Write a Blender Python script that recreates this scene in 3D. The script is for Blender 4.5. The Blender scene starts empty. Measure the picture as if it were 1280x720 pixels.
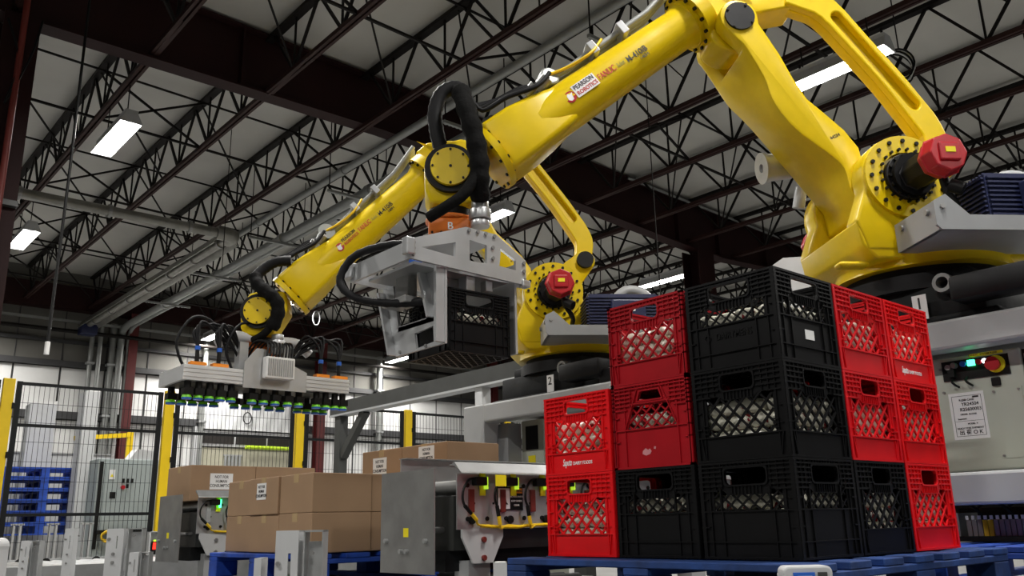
import bpy, bmesh, math, random
from mathutils import Vector, Matrix
random.seed(7)
C = bpy.context.scene.collection
R = math.radians
PI = math.pi
GZ = 0.6            # camera height above the floor; everything below is written with z = 0 at camera height

# ------------------------------------------------------------------ camera
cam = bpy.data.cameras.new('camera')
cam.sensor_width = 36.0
cam.lens = 1079.3 / 1280.0 * 36.0
cam.clip_end = 200
camo = bpy.data.objects.new('camera', cam)
C.objects.link(camo)
_pi, _ro, _ya = 0.265875758, -0.022785683, 0.853323879
_fw = Vector((math.cos(_pi)*math.cos(_ya), math.cos(_pi)*math.sin(_ya), math.sin(_pi)))
_rt = Vector((math.sin(_ya), -math.cos(_ya), 0)); _up = _rt.cross(_fw)
_r2 = math.cos(_ro)*_rt + math.sin(_ro)*_up
_u2 = -math.sin(_ro)*_rt + math.cos(_ro)*_up
camo.matrix_world = Matrix(((_r2.x, _u2.x, -_fw.x, 0), (_r2.y, _u2.y, -_fw.y, 0), (_r2.z, _u2.z, -_fw.z, GZ), (0, 0, 0, 1)))
bpy.context.scene.camera = camo

# ------------------------------------------------------------------ world, exposure
w = bpy.data.worlds.new('world'); bpy.context.scene.world = w
w.use_nodes = True
w.node_tree.nodes['Background'].inputs[0].default_value = (0.8, 0.9, 1, 1)
w.node_tree.nodes['Background'].inputs[1].default_value = 0.05
vs = bpy.context.scene.view_settings
vs.view_transform = 'Standard'; vs.look = 'None'; vs.gamma = 1.0; vs.use_curve_mapping = False
vs.exposure = 0.0
LAMP_W = 190.0
# hanging fluorescent fixtures: x, y, length, watt factor
LAMPS = [(2.96, 11.28, 1.25, .28, 1.0), (3.0, 16.5, 1.25, .28, 1.0), (3.0, 21.6, 1.25, .28, 1.0), (3.0, 5.9, 1.25, .28, 1.0), (3.0, 0.6, 1.25, .28, 1.0), (3.0, -4.7, 1.25, .28, 1.0),
         (8.85, 4.3, 1.25, .28, 1.0), (8.85, 10.8, 1.25, .28, 1.0), (8.88, 17.35, 1.25, .28, 1.0), (8.84, 22.3, 1.25, .28, 1.0), (8.85, -1.0, 1.25, .28, 1.0),
         (14.4, 11.45, 1.25, .28, 1.0), (14.4, 4.85, 1.25, .28, 1.0), (14.4, 17.0, 1.25, .28, 1.0), (14.8, 22.4, 1.25, .28, 1.0), (14.4, -1.5, 1.25, .28, 1.0),
         (-2.9, 0.6, 1.25, .28, 1.0), (-2.9, -4.7, 1.25, .28, 1.0), (-2.9, 5.9, 1.25, .28, 1.0), (-2.9, 16.5, 1.25, .28, 1.0), (21.0, 5.0, 1.25, .28, 1.0), (21.0, 17.0, 1.25, .28, 1.0)]

# ------------------------------------------------------------------ materials
M = {}
def mat(name, col, rough=.5, metal=0., var=.0, scale=8., bump=0., emit=0., spec=.5, coat=0., stain=None):
    m = bpy.data.materials.new(name); m.use_nodes = True
    nt = m.node_tree; b = nt.nodes['Principled BSDF']
    c = (*col, 1)
    b.inputs['Base Color'].default_value = c
    b.inputs['Roughness'].default_value = rough
    b.inputs['Metallic'].default_value = metal
    b.inputs['Specular IOR Level'].default_value = spec
    b.inputs['Coat Weight'].default_value = coat
    if emit:
        b.inputs['Emission Color'].default_value = c
        b.inputs['Emission Strength'].default_value = emit
    if var or bump or stain:
        tc = nt.nodes.new('ShaderNodeTexCoord')
        nz = nt.nodes.new('ShaderNodeTexNoise'); nz.inputs['Scale'].default_value = scale; nz.inputs['Detail'].default_value = 6
        nt.links.new(tc.outputs['Object'], nz.inputs['Vector'])
        if var or stain:
            rp = nt.nodes.new('ShaderNodeValToRGB')
            rp.color_ramp.elements[0].position = .3; rp.color_ramp.elements[1].position = .7
            lo = stain if stain else tuple(x*(1-var) for x in col)
            rp.color_ramp.elements[0].color = (*lo, 1)
            rp.color_ramp.elements[1].color = (*[min(1, x*(1+var*.6)) for x in col], 1)
            nt.links.new(nz.outputs['Fac'], rp.inputs['Fac'])
            nt.links.new(rp.outputs['Color'], b.inputs['Base Color'])
        if bump:
            bp = nt.nodes.new('ShaderNodeBump'); bp.inputs['Strength'].default_value = bump; bp.inputs['Distance'].default_value = .02
            nt.links.new(nz.outputs['Fac'], bp.inputs['Height']); nt.links.new(bp.outputs['Normal'], b.inputs['Normal'])
    M[name] = m
    return m
mat('robot_yellow', (.70, .50, .001), .36, var=.05, scale=14, bump=.04, spec=.35)
mat('robot_black', (.006, .006, .007), .5, var=.3, scale=20, spec=.25)
mat('cast_black', (.009, .010, .011), .6, var=.4, scale=12, bump=.15, spec=.25)
mat('motor_red', (.42, .008, .016), .35)
mat('motor_navy', (.018, .024, .075), .4)
mat('bracket_grey', (.30, .31, .32), .45, var=.08)
mat('flange_orange', (.72, .17, .015), .4)
mat('aluminium', (.52, .53, .54), .36, .75, var=.15, scale=5)
mat('milled_aluminium', (.50, .51, .52), .40, .55, var=.15, scale=4)
mat('steel', (.30, .30, .295), .42, .55, var=.25, scale=7)
mat('white_plastic', (.75, .75, .74), .45)
mat('hose_black', (.006, .006, .007), .6, spec=.2)
mat('sleeve_black', (.005, .005, .005), .85, bump=.3, scale=40, spec=.12)
mat('crate_red', (.74, .006, .010), .38, var=.10, scale=9, spec=.35)
mat('crate_crimson', (.36, .004, .010), .38, var=.12, scale=9, spec=.35)
mat('crate_scarlet', (.62, .006, .012), .38, var=.10, scale=9, spec=.35)
mat('scuff_pink', (.55, .22, .24), .6)
mat('rail_silver', (.66, .67, .68), .4, .3, var=.06)
mat('crate_black', (.0045, .0045, .005), .40, var=.2, scale=10, spec=.22)
mat('pouch', (.78, .76, .64), .22, var=.12, scale=16)
mat('cardboard', (.35, .222, .128), .75, var=.07, scale=5, bump=.05)
mat('tape', (.5, .36, .2), .15)
mat('paper', (.82, .82, .82), .6)
mat('ink', (.02, .02, .02), .6)
mat('ink_red', (.55, .03, .02), .5)
mat('ink_grey', (.38, .33, .05), .5)
mat('ink_white', (.85, .85, .85), .5)
mat('pallet_blue', (.008, .055, .36), .65, var=.5, scale=9, bump=.3)
mat('pallet_dark', (.008, .040, .17), .7, var=.5, scale=12, bump=.3)
mat('grey_paint', (.40, .41, .42), .4, var=.05)
mat('grey_light', (.52, .53, .54), .4, var=.05)
mat('galvanised', (.44, .45, .455), .38, .5, var=.15, scale=10)
mat('beam_red', (.022, .006, .006), .6, var=.15, scale=3, spec=.2)
mat('joist_dark', (.010, .008, .007), .65, var=.2, scale=3, spec=.2)
mat('joist_red', (.034, .013, .011), .6, var=.2, scale=3, spec=.25)
mat('column_red', (.10, .010, .010), .5, var=.15, scale=3)
mat('deck', (.60, .59, .55), .7, var=.10, scale=.8, bump=.25)
mat('pipe_grey', (.30, .31, .30), .45, .3, var=.1)
mat('heater_steel', (.26, .255, .23), .4, .5, var=.2, scale=6)
mat('wall_panel', (.15, .145, .13), .7, var=.2, scale=.7, bump=.1)
mat('wall_white', (.74, .74, .73), .6, var=.10, scale=1.2)
mat('girt', (.045, .045, .047), .5)
mat('concrete', (.20, .20, .195), .55, var=.15, scale=2)
mat('safety_yellow', (.85, .58, .005), .4, var=.05)
mat('fence_black', (.006, .007, .008), .5, spec=.25)
mat('cabinet_grey', (.36, .41, .41), .45, var=.03)
mat('cabinet_cream', (.50, .53, .45), .45, var=.04)
mat('black', (.006, .006, .006), .45, spec=.25)
mat('cable_yellow', (.85, .55, .01), .4)
mat('label_yellow', (.85, .72, .01), .5)
mat('suction_green', (.20, .72, .02), .4)
mat('suction_blue', (.02, .12, .55), .4)
mat('orange', (.8, .25, .02), .4)
mat('beige_door', (.44, .42, .32), .6, var=.1)
mat('dark_glass', (.035, .032, .03), .15)
mat('sheet_white', (.75, .76, .77), .25, var=.1, scale=2)
mat('lime', (.55, .78, .03), .5)
mat('copper_red', (.16, .02, .014), .5)
mat('dark_steel', (.045, .047, .045), .45, var=.15)
mat('wood', (.38, .25, .13), .8)
mat('blue_clip', (.02, .07, .42), .4)
mat('tube_glow', (1, .97, .92), .4, emit=22)
mat('led_green', (.05, 1, .35), .4, emit=6)
mat('led_lime', (.6, 1, .05), .4, emit=.6)
mat('led_white', (.9, .95, 1), .4, emit=7)
mat('led_red', (1, .02, .01), .4, emit=3)
mat('screen_grey', (.40, .42, .40), .3)

# ------------------------------------------------------------------ mesh builder
OFF = {}
SETS = ('bolt', 'screw', 'coupling', 'joint_band', 'rail_hole', 'valve', 'cable_coil', 'bridging', 'diagonal_brace', 'flange_brace', 'door_bar', 'document_frame')   # too small to pick apart singly
class MB:
    def __init__(s): s.v = []; s.f = []; s.sm = []
    def add(s, vs, fs, smooth=False):
        o = len(s.v); s.v += [tuple(x) for x in vs]
        s.f += [tuple(i+o for i in f) for f in fs]; s.sm += [smooth]*len(fs); return s
    def hexa(s, p):   # 8 points: bottom ring 4, top ring 4
        return s.add(p, [(3,2,1,0),(4,5,6,7),(0,1,5,4),(1,2,6,5),(2,3,7,6),(3,0,4,7)])
    def box(s, x0, x1, y0, y1, z0, z1):
        return s.hexa([(x0,y0,z0),(x1,y0,z0),(x1,y1,z0),(x0,y1,z0),(x0,y0,z1),(x1,y0,z1),(x1,y1,z1),(x0,y1,z1)])
    def obox(s, c, ax, ay, az):   # centre, half axis vectors
        c = Vector(c); ax = Vector(ax); ay = Vector(ay); az = Vector(az)
        return s.hexa([c-ax-ay-az, c+ax-ay-az, c+ax+ay-az, c-ax+ay-az, c-ax-ay+az, c+ax-ay+az, c+ax+ay+az, c-ax+ay+az])
    def bar(s, p, q, wd, h=None, up=(0,0,1)):
        p = Vector(p); q = Vector(q); h = h or wd
        d = q-p; L = d.length; d.normalize(); up = Vector(up)
        if abs(d.dot(up)) > .98: up = Vector((1,0,0)) if abs(d.x) < .9 else Vector((0,1,0))
        sd = d.cross(up).normalized(); u = sd.cross(d)
        return s.obox((p+q)/2, d*(L/2), sd*(wd/2), u*(h/2))
    def tube(s, pts, r, n=8, smooth=True, caps=True):
        pts = [Vector(p) for p in pts]; N = len(pts); rs = r if isinstance(r, (list, tuple)) else [r]*N
        t0 = (pts[1]-pts[0]).normalized()
        u = t0.orthogonal().normalized()
        vs = []; 
        for i in range(N):
            t = (pts[min(i+1, N-1)]-pts[max(i-1, 0)]).normalized()
            u = (u - t*u.dot(t)); u.normalize(); b = t.cross(u)
            for k in range(n):
                a = 2*PI*k/n; vs.append(pts[i]+(u*math.cos(a)+b*math.sin(a))*rs[i])
        fs = [(i*n+k, i*n+(k+1)%n, (i+1)*n+(k+1)%n, (i+1)*n+k) for i in range(N-1) for k in range(n)]
        s.add(vs, fs, smooth)
        if caps:
            s.add(vs[:n], [tuple(range(n-1, -1, -1))]); s.add(vs[-n:], [tuple(range(n))])
        return s
    def cyl(s, p, q, r, n=20, r1=None, smooth=True):
        return s.tube([p, q], [r, r if r1 is None else r1], n, smooth)
    def ring(s, p, q, ro, ri, n=28):   # hollow disc from p to q
        p = Vector(p); q = Vector(q); t = (q-p).normalized(); u = t.orthogonal().normalized(); b = t.cross(u)
        vs = []
        for c, r in ((p, ro), (q, ro), (q, ri), (p, ri)):
            for k in range(n):
                a = 2*PI*k/n; vs.append(c+(u*math.cos(a)+b*math.sin(a))*r)
        return s.add(vs, [(j*n+k, j*n+(k+1)%n, ((j+1)%4)*n+(k+1)%n, ((j+1)%4)*n+k) for j in range(4) for k in range(n)], False)
    def plate(s, poly, o, u, v, nrm, t0, t1, holes=()):
        # polygon in (u,v) coordinates, extruded t0..t1 along nrm
        o = Vector(o); u = Vector(u); v = Vector(v); nrm = Vector(nrm)
        bm = bmesh.new(); es = []
        for lp in [poly]+list(holes):
            vv = [bm.verts.new((a, b, 0)) for a, b in lp]
            es += [bm.edges.new((vv[i], vv[(i+1) % len(vv)])) for i in range(len(vv))]
        if holes: bmesh.ops.triangle_fill(bm, use_beauty=True, edges=es)
        else: bm.faces.new(bm.verts)
        bm.verts.index_update(); bm.verts.ensure_lookup_table()
        co = [(x.co.x, x.co.y) for x in bm.verts]; n = len(co)
        vs = [o+u*a+v*b+nrm*t0 for a, b in co]+[o+u*a+v*b+nrm*t1 for a, b in co]
        fs = [tuple(x.index for x in f.verts) for f in bm.faces]; fs += [tuple(i+n for i in reversed(f)) for f in fs]
        k = 0
        for lp in [poly]+list(holes):
            L = len(lp); fs += [(k+i, k+(i+1) % L, n+k+(i+1) % L, n+k+i) for i in range(L)]; k += L
        bm.free()
        return s.add(vs, fs)
    def mesh(s, name, mtl, off=(0,0,0), bevel=0., seg=2, smooth=False):
        me = bpy.data.meshes.new(name)
        o = Vector(off)
        me.from_pydata([Vector(x)-o for x in s.v], [], s.f)
        bm = bmesh.new(); bm.from_mesh(me)
        for f, q in zip(bm.faces, s.sm): f.smooth = q or smooth
        bmesh.ops.recalc_face_normals(bm, faces=bm.faces)
        if bevel:
            bmesh.ops.remove_doubles(bm, verts=bm.verts, dist=1e-5)
            ed = [e for e in bm.edges if len(e.link_faces) == 2 and e.calc_face_angle(0) > R(32)]
            bmesh.ops.bevel(bm, geom=ed, offset=bevel, segments=seg, profile=.5, affect='EDGES', clamp_overlap=True)
            if smooth is False and bevel > .012: smooth = True
            if smooth:
                for f in bm.faces: f.smooth = True
                for e in bm.edges: e.smooth = not (len(e.link_faces) == 2 and e.calc_face_angle(0) > R(38))
        bm.to_mesh(me); bm.free()
        me.materials.append(M[mtl])
        return me
    def build(s, name, mtl, parent=None, bevel=0., seg=2, smooth=False, kind=None, label=None):
        off = OFF.get(parent.name, (0,0,0)) if parent else (0,0,0)
        me = s.mesh(name, mtl, off, bevel, seg, smooth)
        if kind is None and name in SETS: kind = 'stuff'
        return link(name, me, parent, kind, label)
def link(name, me, parent=None, kind=None, label=None, off=None):
    o = bpy.data.objects.new(name, me); C.objects.link(o)
    if parent:
        o.parent = parent; OFF[o.name] = OFF.get(parent.name, (0,0,0))
    if kind: o['kind'] = kind
    if label: o['label'] = label
    return o
def thing(name, label, cat, loc=(0,0,0), rz=0., group=None, world=True):
    # an Empty at the thing's base; with world=True its parts are given in room coordinates
    o = bpy.data.objects.new(name, None); C.objects.link(o); o.empty_display_size = .1
    o.location = loc; o.rotation_euler = (0, 0, rz)
    o['label'] = label; o['category'] = cat
    if group: o['group'] = group
    OFF[o.name] = tuple(loc) if world else (0,0,0)
    return o
def dup(root, loc, label=None, group=None):
    def cp(o, par):
        c = o.copy(); C.objects.link(c); OFF[c.name] = OFF.get(o.name, (0,0,0))
        if par: c.parent = par
        for ch in o.children: cp(ch, c)
        return c
    r = cp(root, None); r.location = loc
    if label: r['label'] = label
    if group: r['group'] = group
    return r
def struct(o): o['kind'] = 'structure'; return o
def text(name, body, size, pos, xa, ya, mtl, parent, ext=.0006, align='CENTER', shear=0., sx=1., width=None):
    cu = bpy.data.curves.new(name, 'FONT'); cu.body = body; cu.size = size; cu.extrude = ext
    cu.offset = .012*size if name != 'digit' else .008*size; cu.align_x = align; cu.align_y = 'CENTER'; cu.shear = shear; cu.resolution_u = 3
    to = bpy.data.objects.new(name, cu); C.objects.link(to)
    dg = bpy.context.evaluated_depsgraph_get(); dg.update()
    me = bpy.data.meshes.new_from_object(to.evaluated_get(dg))
    bpy.data.objects.remove(to)
    if width:
        xs = [v.co.x for v in me.vertices]; sx = width/max(1e-6, max(xs)-min(xs))
    xa = Vector(xa).normalized(); ya = Vector(ya).normalized(); za = xa.cross(ya)
    off = Vector(OFF.get(parent.name, (0,0,0))) if parent else Vector()
    p = Vector(pos)-off
    me.transform(Matrix(((xa.x*sx, ya.x, za.x, p.x), (xa.y*sx, ya.y, za.y, p.y), (xa.z*sx, ya.z, za.z, p.z), (0,0,0,1))))
    me.materials.clear(); me.materials.append(M[mtl])
    return link(name, me, parent)
def arc(cx, cy, r, a0, a1, n):
    return [(cx+r*math.cos(R(a0+(a1-a0)*i/n)), cy+r*math.sin(R(a0+(a1-a0)*i/n))) for i in range(n+1)]
def smoothpath(pts, k=4):
    pts = [Vector(p) for p in pts]; out = []
    for i in range(len(pts)-1):
        a = pts[max(i-1,0)]; b = pts[i]; c = pts[i+1]; d = pts[min(i+2, len(pts)-1)]
        for j in range(k):
            t = j/k; out.append(.5*((2*b)+(c-a)*t+(2*a-5*b+4*c-d)*t*t+(3*b-a-3*c+d)*t**3))
    out.append(pts[-1]); return out
LX = ((0,-1,0), (0,0,1))     # lettering on faces that look towards -x
LY = ((1,0,0), (0,0,1))      # lettering on faces that look towards -y

# ================================================================== structure
ROOF = lambda x: 6.46-.031*(x-3.4)
FL = -GZ
struct(MB().box(-14, 45, -16, 23.9, FL-.1, FL).build('floor', 'concrete'))
mb = MB()
nx, ny = 120, 14
vs_ = []; 
for i in range(nx+1):
    for j in range(ny+1):
        x = -14+59*i/nx; y = -16+39.9*j/ny
        u = ((x-2.94)/1.49) % 1.0
        vs_.append((x, y, ROOF(x)+.10-.05*math.sin(PI*u)))
mb.add(vs_, [(i*(ny+1)+j, i*(ny+1)+j+1, (i+1)*(ny+1)+j+1, (i+1)*(ny+1)+j) for i in range(nx) for j in range(ny)], True)
ceiling = struct(mb.build('ceiling', 'deck'))
# far wall with girts, eave beam and pipes
wall_far = struct(MB().box(-14, 45, 23.5, 23.9, FL, 6.7).build('wall_far', 'wall_panel'))
struct(MB().box(-14, 45, -16.3, -16, FL, 6.7).build('wall_near', 'wall_panel'))
struct(MB().box(-14.3, -14, -16, 23.9, FL, 6.7).build('wall_left', 'wall_panel'))
struct(MB().box(45, 45.3, -16, 23.9, FL, 6.7).build('wall_right', 'wall_panel'))
for z0, z1, d in ((4.02, 4.16, .16), (4.62, 4.70, .1), (2.72, 2.90, .2), (1.30, 1.48, .2)):
    MB().box(-14, 45, 23.5-d, 23.5, z0, z1).build('girt', 'girt', wall_far)
MB().box(-14, 45, 23.2, 23.5, 5.45, 6.05).build('eave_beam', 'beam_red', wall_far)
MB().bar((-5, 23.1, 5.12), (30, 23.1, 5.12), .06).build('rail', 'pipe_grey', wall_far)
MB().cyl((-5, 23.0, 4.85), (30, 23.0, 4.85), .05, 8).build('sprinkler_pipe', 'joist_dark', wall_far)
mb = MB()
for i in range(0, 40): mb.box(-4+i*1.05, -3.98+i*1.05, 23.48, 23.5, FL, 5.6)
mb.build('panel_seam', 'girt', wall_far, kind='stuff')
mb = MB()
for i in range(0, 39):
    x0 = -3.97+i*1.05
    for z0, z1 in ((FL, 1.28), (1.50, 2.70), (2.92, 4.0)):
        MB().box(x0, x0+1.0, 23.47, 23.5, z0, z1).build('wall_sheet', 'wall_white', wall_far)

# roof joists (parts of the ceiling)
y0, y1 = -15.5, 23.3
jt = MB().box(-.055, .055, y0, y1, -.055, 0).mesh('top_chord', 'joist_dark')
jb1 = MB().box(-.05, -.012, y0, y1, -.86, -.80).box(.012, .05, y0, y1, -.86, -.80).box(-.05, .05, y0, y1, -.812, -.80).mesh('bottom_chord', 'joist_red')
mb = MB(); yy = 10.3
def webs(mb, a, b, flip):
    n = round((b-a)/1.2); st = (b-a)/n
    for i in range(n):
        p = a+i*st
        mb.bar((0, p, -.03), (0, p+st*.5, -.82), .034); mb.bar((0, p+st*.5, -.82), (0, p+st, -.03), .034)
        mb.bar((0, p+st*.5, -.82), (0, p+st*.5, -.03), .024)
        mb.bar((0, p+st*.25, -.43), (0, p+st*.5, -.03), .016) if i % 3 == 0 else None
webs(mb, 10.2, 23.2, 0); webs(mb, -15.5, 9.8, 0)
jw = mb.mesh('web', 'joist_dark')
for k in range(-5, 22):
    x = 2.94+1.49*k
    j = link('roof_joist', None, ceiling); j.location = (x, 0, ROOF(x))
    link('top_chord', jt, j); link('bottom_chord', jb1, j); link('web', jw, j, 'stuff')
# bridging between the joists
for y in (-3.0, 1.2, 4.6, 7.6, 12.2, 15.3, 18.4, 21.2):
    mb = MB()
    for k in range(-5, 21):
        x = 2.94+1.49*k; a = ROOF(x); x2 = x+1.49; b = ROOF(x2)
        mb.bar((x, y, a-.82), (x2, y, b-.82), .032); mb.bar((x, y, a-.06), (x2, y, b-.06), .026)
        if k % 2 == 0: mb.bar((x, y, a-.06), (x2, y, b-.82), .03); mb.bar((x, y, a-.82), (x2, y, b-.06), .03)
    mb.build('bridging', 'joist_dark', ceiling)
    mb = MB()
    for k in range(-5, 21):
        x = 2.94+1.49*k; a = ROOF(x); x2 = x+1.49; b = ROOF(x2)
        mb.bar((x, y+.1, a-.06), (x2, y+1.6, b-.82), .022)
    mb.build('diagonal_brace', 'joist_dark', ceiling)
# the big girder across the hall
g = link('roof_girder', None, ceiling)
prof = [(-14, 5.60), (1.65, 5.57), (6.2, 5.60), (8.6, 5.50), (12.9, 5.22), (14.4, 5.16), (17, 5.30), (22, 5.45), (45, 5.0)]
topz = lambda x: ROOF(x)-.02
mb = MB()
for (xa, za), (xb, zb) in zip(prof, prof[1:]):
    mb.hexa([(xa, 9.985, za), (xb, 9.985, zb), (xb, 10.015, zb), (xa, 10.015, za), (xa, 9.985, topz(xa)), (xb, 9.985, topz(xb)), (xb, 10.015, topz(xb)), (xa, 10.015, topz(xa))])
mb.build('web', 'beam_red', g)
mb = MB()
for (xa, za), (xb, zb) in zip(prof, prof[1:]):
    mb.hexa([(xa, 9.88, za-.03), (xb, 9.88, zb-.03), (xb, 10.12, zb-.03), (xa, 10.12, za-.03), (xa, 9.88, za), (xb, 9.88, zb), (xb, 10.12, zb), (xa, 10.12, za)])
mb.build('bottom_flange', 'column_red' if 0 else 'beam_red', g)
mb = MB()
for (xa, za), (xb, zb) in zip(prof, prof[1:]):
    mb.hexa([(xa, 9.88, topz(xa)), (xb, 9.88, topz(xb)), (xb, 10.12, topz(xb)), (xa, 10.12, topz(xa)), (xa, 9.88, topz(xa)+.03), (xb, 9.88, topz(xb)+.03), (xb, 10.12, topz(xb)+.03), (xa, 10.12, topz(xa)+.03)])
mb.build('top_flange', 'beam_red', g)
for x in (4.05, 9.0, 13.0, 14.3, 16.0):
    zb = [a[1]+(b[1]-a[1])*(x-a[0])/(b[0]-a[0]) for a, b in zip(prof, prof[1:]) if a[0] <= x <= b[0]][0]
    MB().box(x-.012, x+.012, 9.89, 9.985, zb, topz(x)).build('stiffener', 'beam_red', g)
mb = MB()
for k in range(-5, 22):
    x = 2.94+1.49*k; mb.bar((x, 9.0, ROOF(x)-.83), (x, 9.9, ROOF(x)-.86), .03)
mb.build('flange_brace', 'joist_red', g)

def column(name, label, x, y, wd, dp, ztop, m):
    t = thing(name, label, 'column', (x, y, FL))
    MB().box(x-wd/2, x+wd/2, y-dp/2, y-dp/2+.02, FL, ztop).build('flange', m, t)
    MB().box(x-wd/2, x+wd/2, y+dp/2-.02, y+dp/2, FL, ztop).build('flange', m, t)
    MB().box(x-.01, x+.01, y-dp/2+.02, y+dp/2-.02, FL, ztop).build('web', m, t)
    return t
t = column('steel_column', 'dark red steel column under the near end of the roof girder, red pipe on it', 1.50, 10.0, .36, .36, 5.54, 'beam_red')
MB().cyl((1.50, 9.72, FL), (1.50, 9.72, 6.2), .035, 10).build('pipe', 'copper_red', t)
MB().box(1.32, 1.68, 9.74, 9.82, 3.3, 3.36).build('clamp', 'dark_steel', t)
mb = MB(); mb.tube(smoothpath([(1.35, 9.75, 5.4), (1.5, 9.7, 4.9), (1.42, 9.72, 4.4), (1.6, 9.7, 5.0), (1.68, 9.75, 5.5)]), .012, 6)
mb.build('cable', 'black', t)
column('steel_column', 'dark red column carrying the thick middle of the girder', 13.68, 10.0, .5, .4, 5.15, 'beam_red')
column('steel_column', 'bright red column on the far wall beside grey conduits', 7.0, 23.15, .22, .3, 5.5, 'column_red')
column('steel_column', 'red column on the far wall next to the shuttered dock door', 12.5, 23.15, .24, .3, 5.5, 'column_red')
column('steel_column', 'red wall column far behind the crate gripper', 19.2, 23.15, .24, .3, 5.5, 'column_red')

# dock door
d = struct(MB().box(8.95, 11.95, 23.30, 23.46, 2.20, 2.62).build('door_1', 'sheet_white'))
for i in range(3): MB().box(9.1+i*.94, 9.98+i*.94, 23.27, 23.31, 2.27, 2.55).build('pane', 'dark_glass', d)
for i in range(4): MB().box(8.98, 11.92, 23.33, 23.46, 2.18-.68*(i+1), 2.16-.68*i).build('door_panel', 'beige_door', d)
MB().box(8.85, 8.95, 23.2, 23.46, FL, 2.7).build('door_jamb', 'grey_light', d)
MB().box(11.95, 12.05, 23.2, 23.46, FL, 2.7).build('door_jamb', 'grey_light', d)
mb = MB()
for i in range(24): mb.cyl((10.3+i*.065, 23.2, 2.20), (10.355+i*.065, 23.2, 2.20), .05, 8)
mb.build('door_bar', 'lime', d)
mb = MB()
for i in range(5): mb.box(9.75+i*.1, 9.81+i*.1, 23.28, 23.32, 1.45, 1.95)
mb.box(9.72, 10.25, 23.28, 23.32, 1.42, 1.46).box(9.72, 10.25, 23.28, 23.32, 1.95, 1.99)
mb.build('vent', 'galvanised', d)
t = thing('vinyl_sheet', 'wrinkled pale sheet hung on the wall above the dock door', 'sheet', (9.0, 23.3, 2.7))
mb = MB(); pts = []
for i in range(25):
    for j in range(9):
        pts.append((9.05+2.75*i/24, 23.24+.03*math.sin(i*1.9)*math.cos(j*.8+i*.3), 2.66+.80*j/8))
mb.add(pts, [(i*9+j, i*9+j+1, (i+1)*9+j+1, (i+1)*9+j) for i in range(24) for j in range(8)], True)
mb.build('sheet', 'sheet_white', t)
mb = MB(); a = [(10.3+.12*math.cos(k*PI/6), 23.2, 3.0+.16*math.sin(k*PI/6)) for k in range(13)]; mb.tube(a, .015, 6)
t2 = thing('cable_loop', 'small black cable loop hanging in front of the pale sheet', 'cable', (10.3, 23.2, 2.8)); mb.build('loop', 'black', t2)
MB().bar((10.3, 23.2, 3.15), (10.3, 23.2, 5.0), .012).build('drop_wire', 'black', t2)

# pipes on the far wall
for x, r, lab in ((6.05, .06, 'thin grey conduit down the far wall, farthest from the red column'), (6.55, .08, 'pair-bent grey conduit beside the bright red wall column'), (6.72, .05, 'slim grey conduit touching the bright red wall column'), (9.0, .07, 'grey conduit rising by the dock door jamb'), (14.6, .09, 'grey conduit on the far wall past the second red column')):
    t = thing('wall_conduit', lab, 'pipe', (x, 23.2, FL))
    MB().cyl((x, 23.2, FL), (x, 23.2, 5.2), r, 10).build('tube', 'pipe_grey', t)
    for z in (1.4, 2.8, 4.1): MB().box(x-r-.03, x+r+.03, 23.1, 23.3, z, z+.05).build('strap', 'galvanised', t)

# long conduits under the roof, running away to the far wall
for x, r, z, lab in ((6.22, .055, 5.32, 'slim grey conduit under the roof, upper of the pair'), (6.72, .085, 5.12, 'thick grey conduit run under the roof, lower of the pair'), (6.90, .05, 5.12, 'slim grey conduit strapped along the thick conduit run')):
    t = thing('roof_conduit', lab, 'pipe', (x, 4, z))
    MB().cyl((x, -6, z), (x, 22.6, z), r, 12).build('tube', 'pipe_grey', t)
    MB().tube(smoothpath([(x, 22.6, z), (x, 23.0, z-.1), (x, 23.1, z-.5), (x, 23.1, FL+3)]), r, 10).build('elbow', 'pipe_grey', t)
    mb = MB()
    for y in (2, 5, 8, 11, 14, 17, 20): mb.cyl((x, y, z), (x, y+.12, z), r*1.25, 12)
    mb.build('coupling', 'pipe_grey', t)
for i, y in enumerate((5.6, 8.2, 11.2, 14.0, 16.8, 19.6)):
    t = thing('strut_hanger', 'perforated strut hanger under the conduits, %s along from the near roof' % ('first', 'second', 'third', 'fourth', 'fifth', 'sixth')[i], 'hanger', (6.5, y, 5.0))
    mb = MB().box(6.05, 7.15, y-.02, y+.02, 4.99, 5.03)
    for k in range(17): mb.box(6.08+k*.062, 6.11+k*.062, y-.026, y+.026, 4.985, 5.01)
    mb.build('strut', 'pipe_grey', t)
    for x in (6.08, 7.1): MB().bar((x, y, 5.0), (x, y, ROOF(x)-.05), .012).build('rod', 'joist_dark', t)
# radiant heater
t = thing('tube_heater', 'long pale tube heater hung under the joists, bent at a corner', 'heater', (5.9, 14.1, 4.8))
MB().cyl((1.7, 14.1, 5.0), (5.6, 14.1, 5.0), .085, 14).build('tube', 'heater_steel', t)
MB().tube(smoothpath([(5.5, 14.1, 5.0), (5.80, 14.12, 5.0), (5.82, 14.4, 5.0)]), .12, 12).build('elbow', 'heater_steel', t)
MB().cyl((5.80, 14.2, 5.0), (5.80, 22.9, 5.0), .075, 14).build('tube', 'heater_steel', t)
mb = MB().plate([(-.22, -.08), (-.1, .12), (.1, .12), (.22, -.08), (.20, -.08), (.09, .10), (-.09, .10), (-.20, -.08)], (5.80, 14.4, 5.0), (1,0,0), (0,0,1), (0,1,0), 0, 8.5)
mb.build('reflector', 'heater_steel', t)
MB().box(5.62, 6.0, 22.6, 22.95, 4.75, 5.0).build('burner_box', 'motor_navy', t, bevel=.02)
mb = MB()
for k in range(7): mb.ring((5.80, 14.6+k*1.25, 5), (5.80, 14.65+k*1.25, 5), .1, .07, 14)
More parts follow.
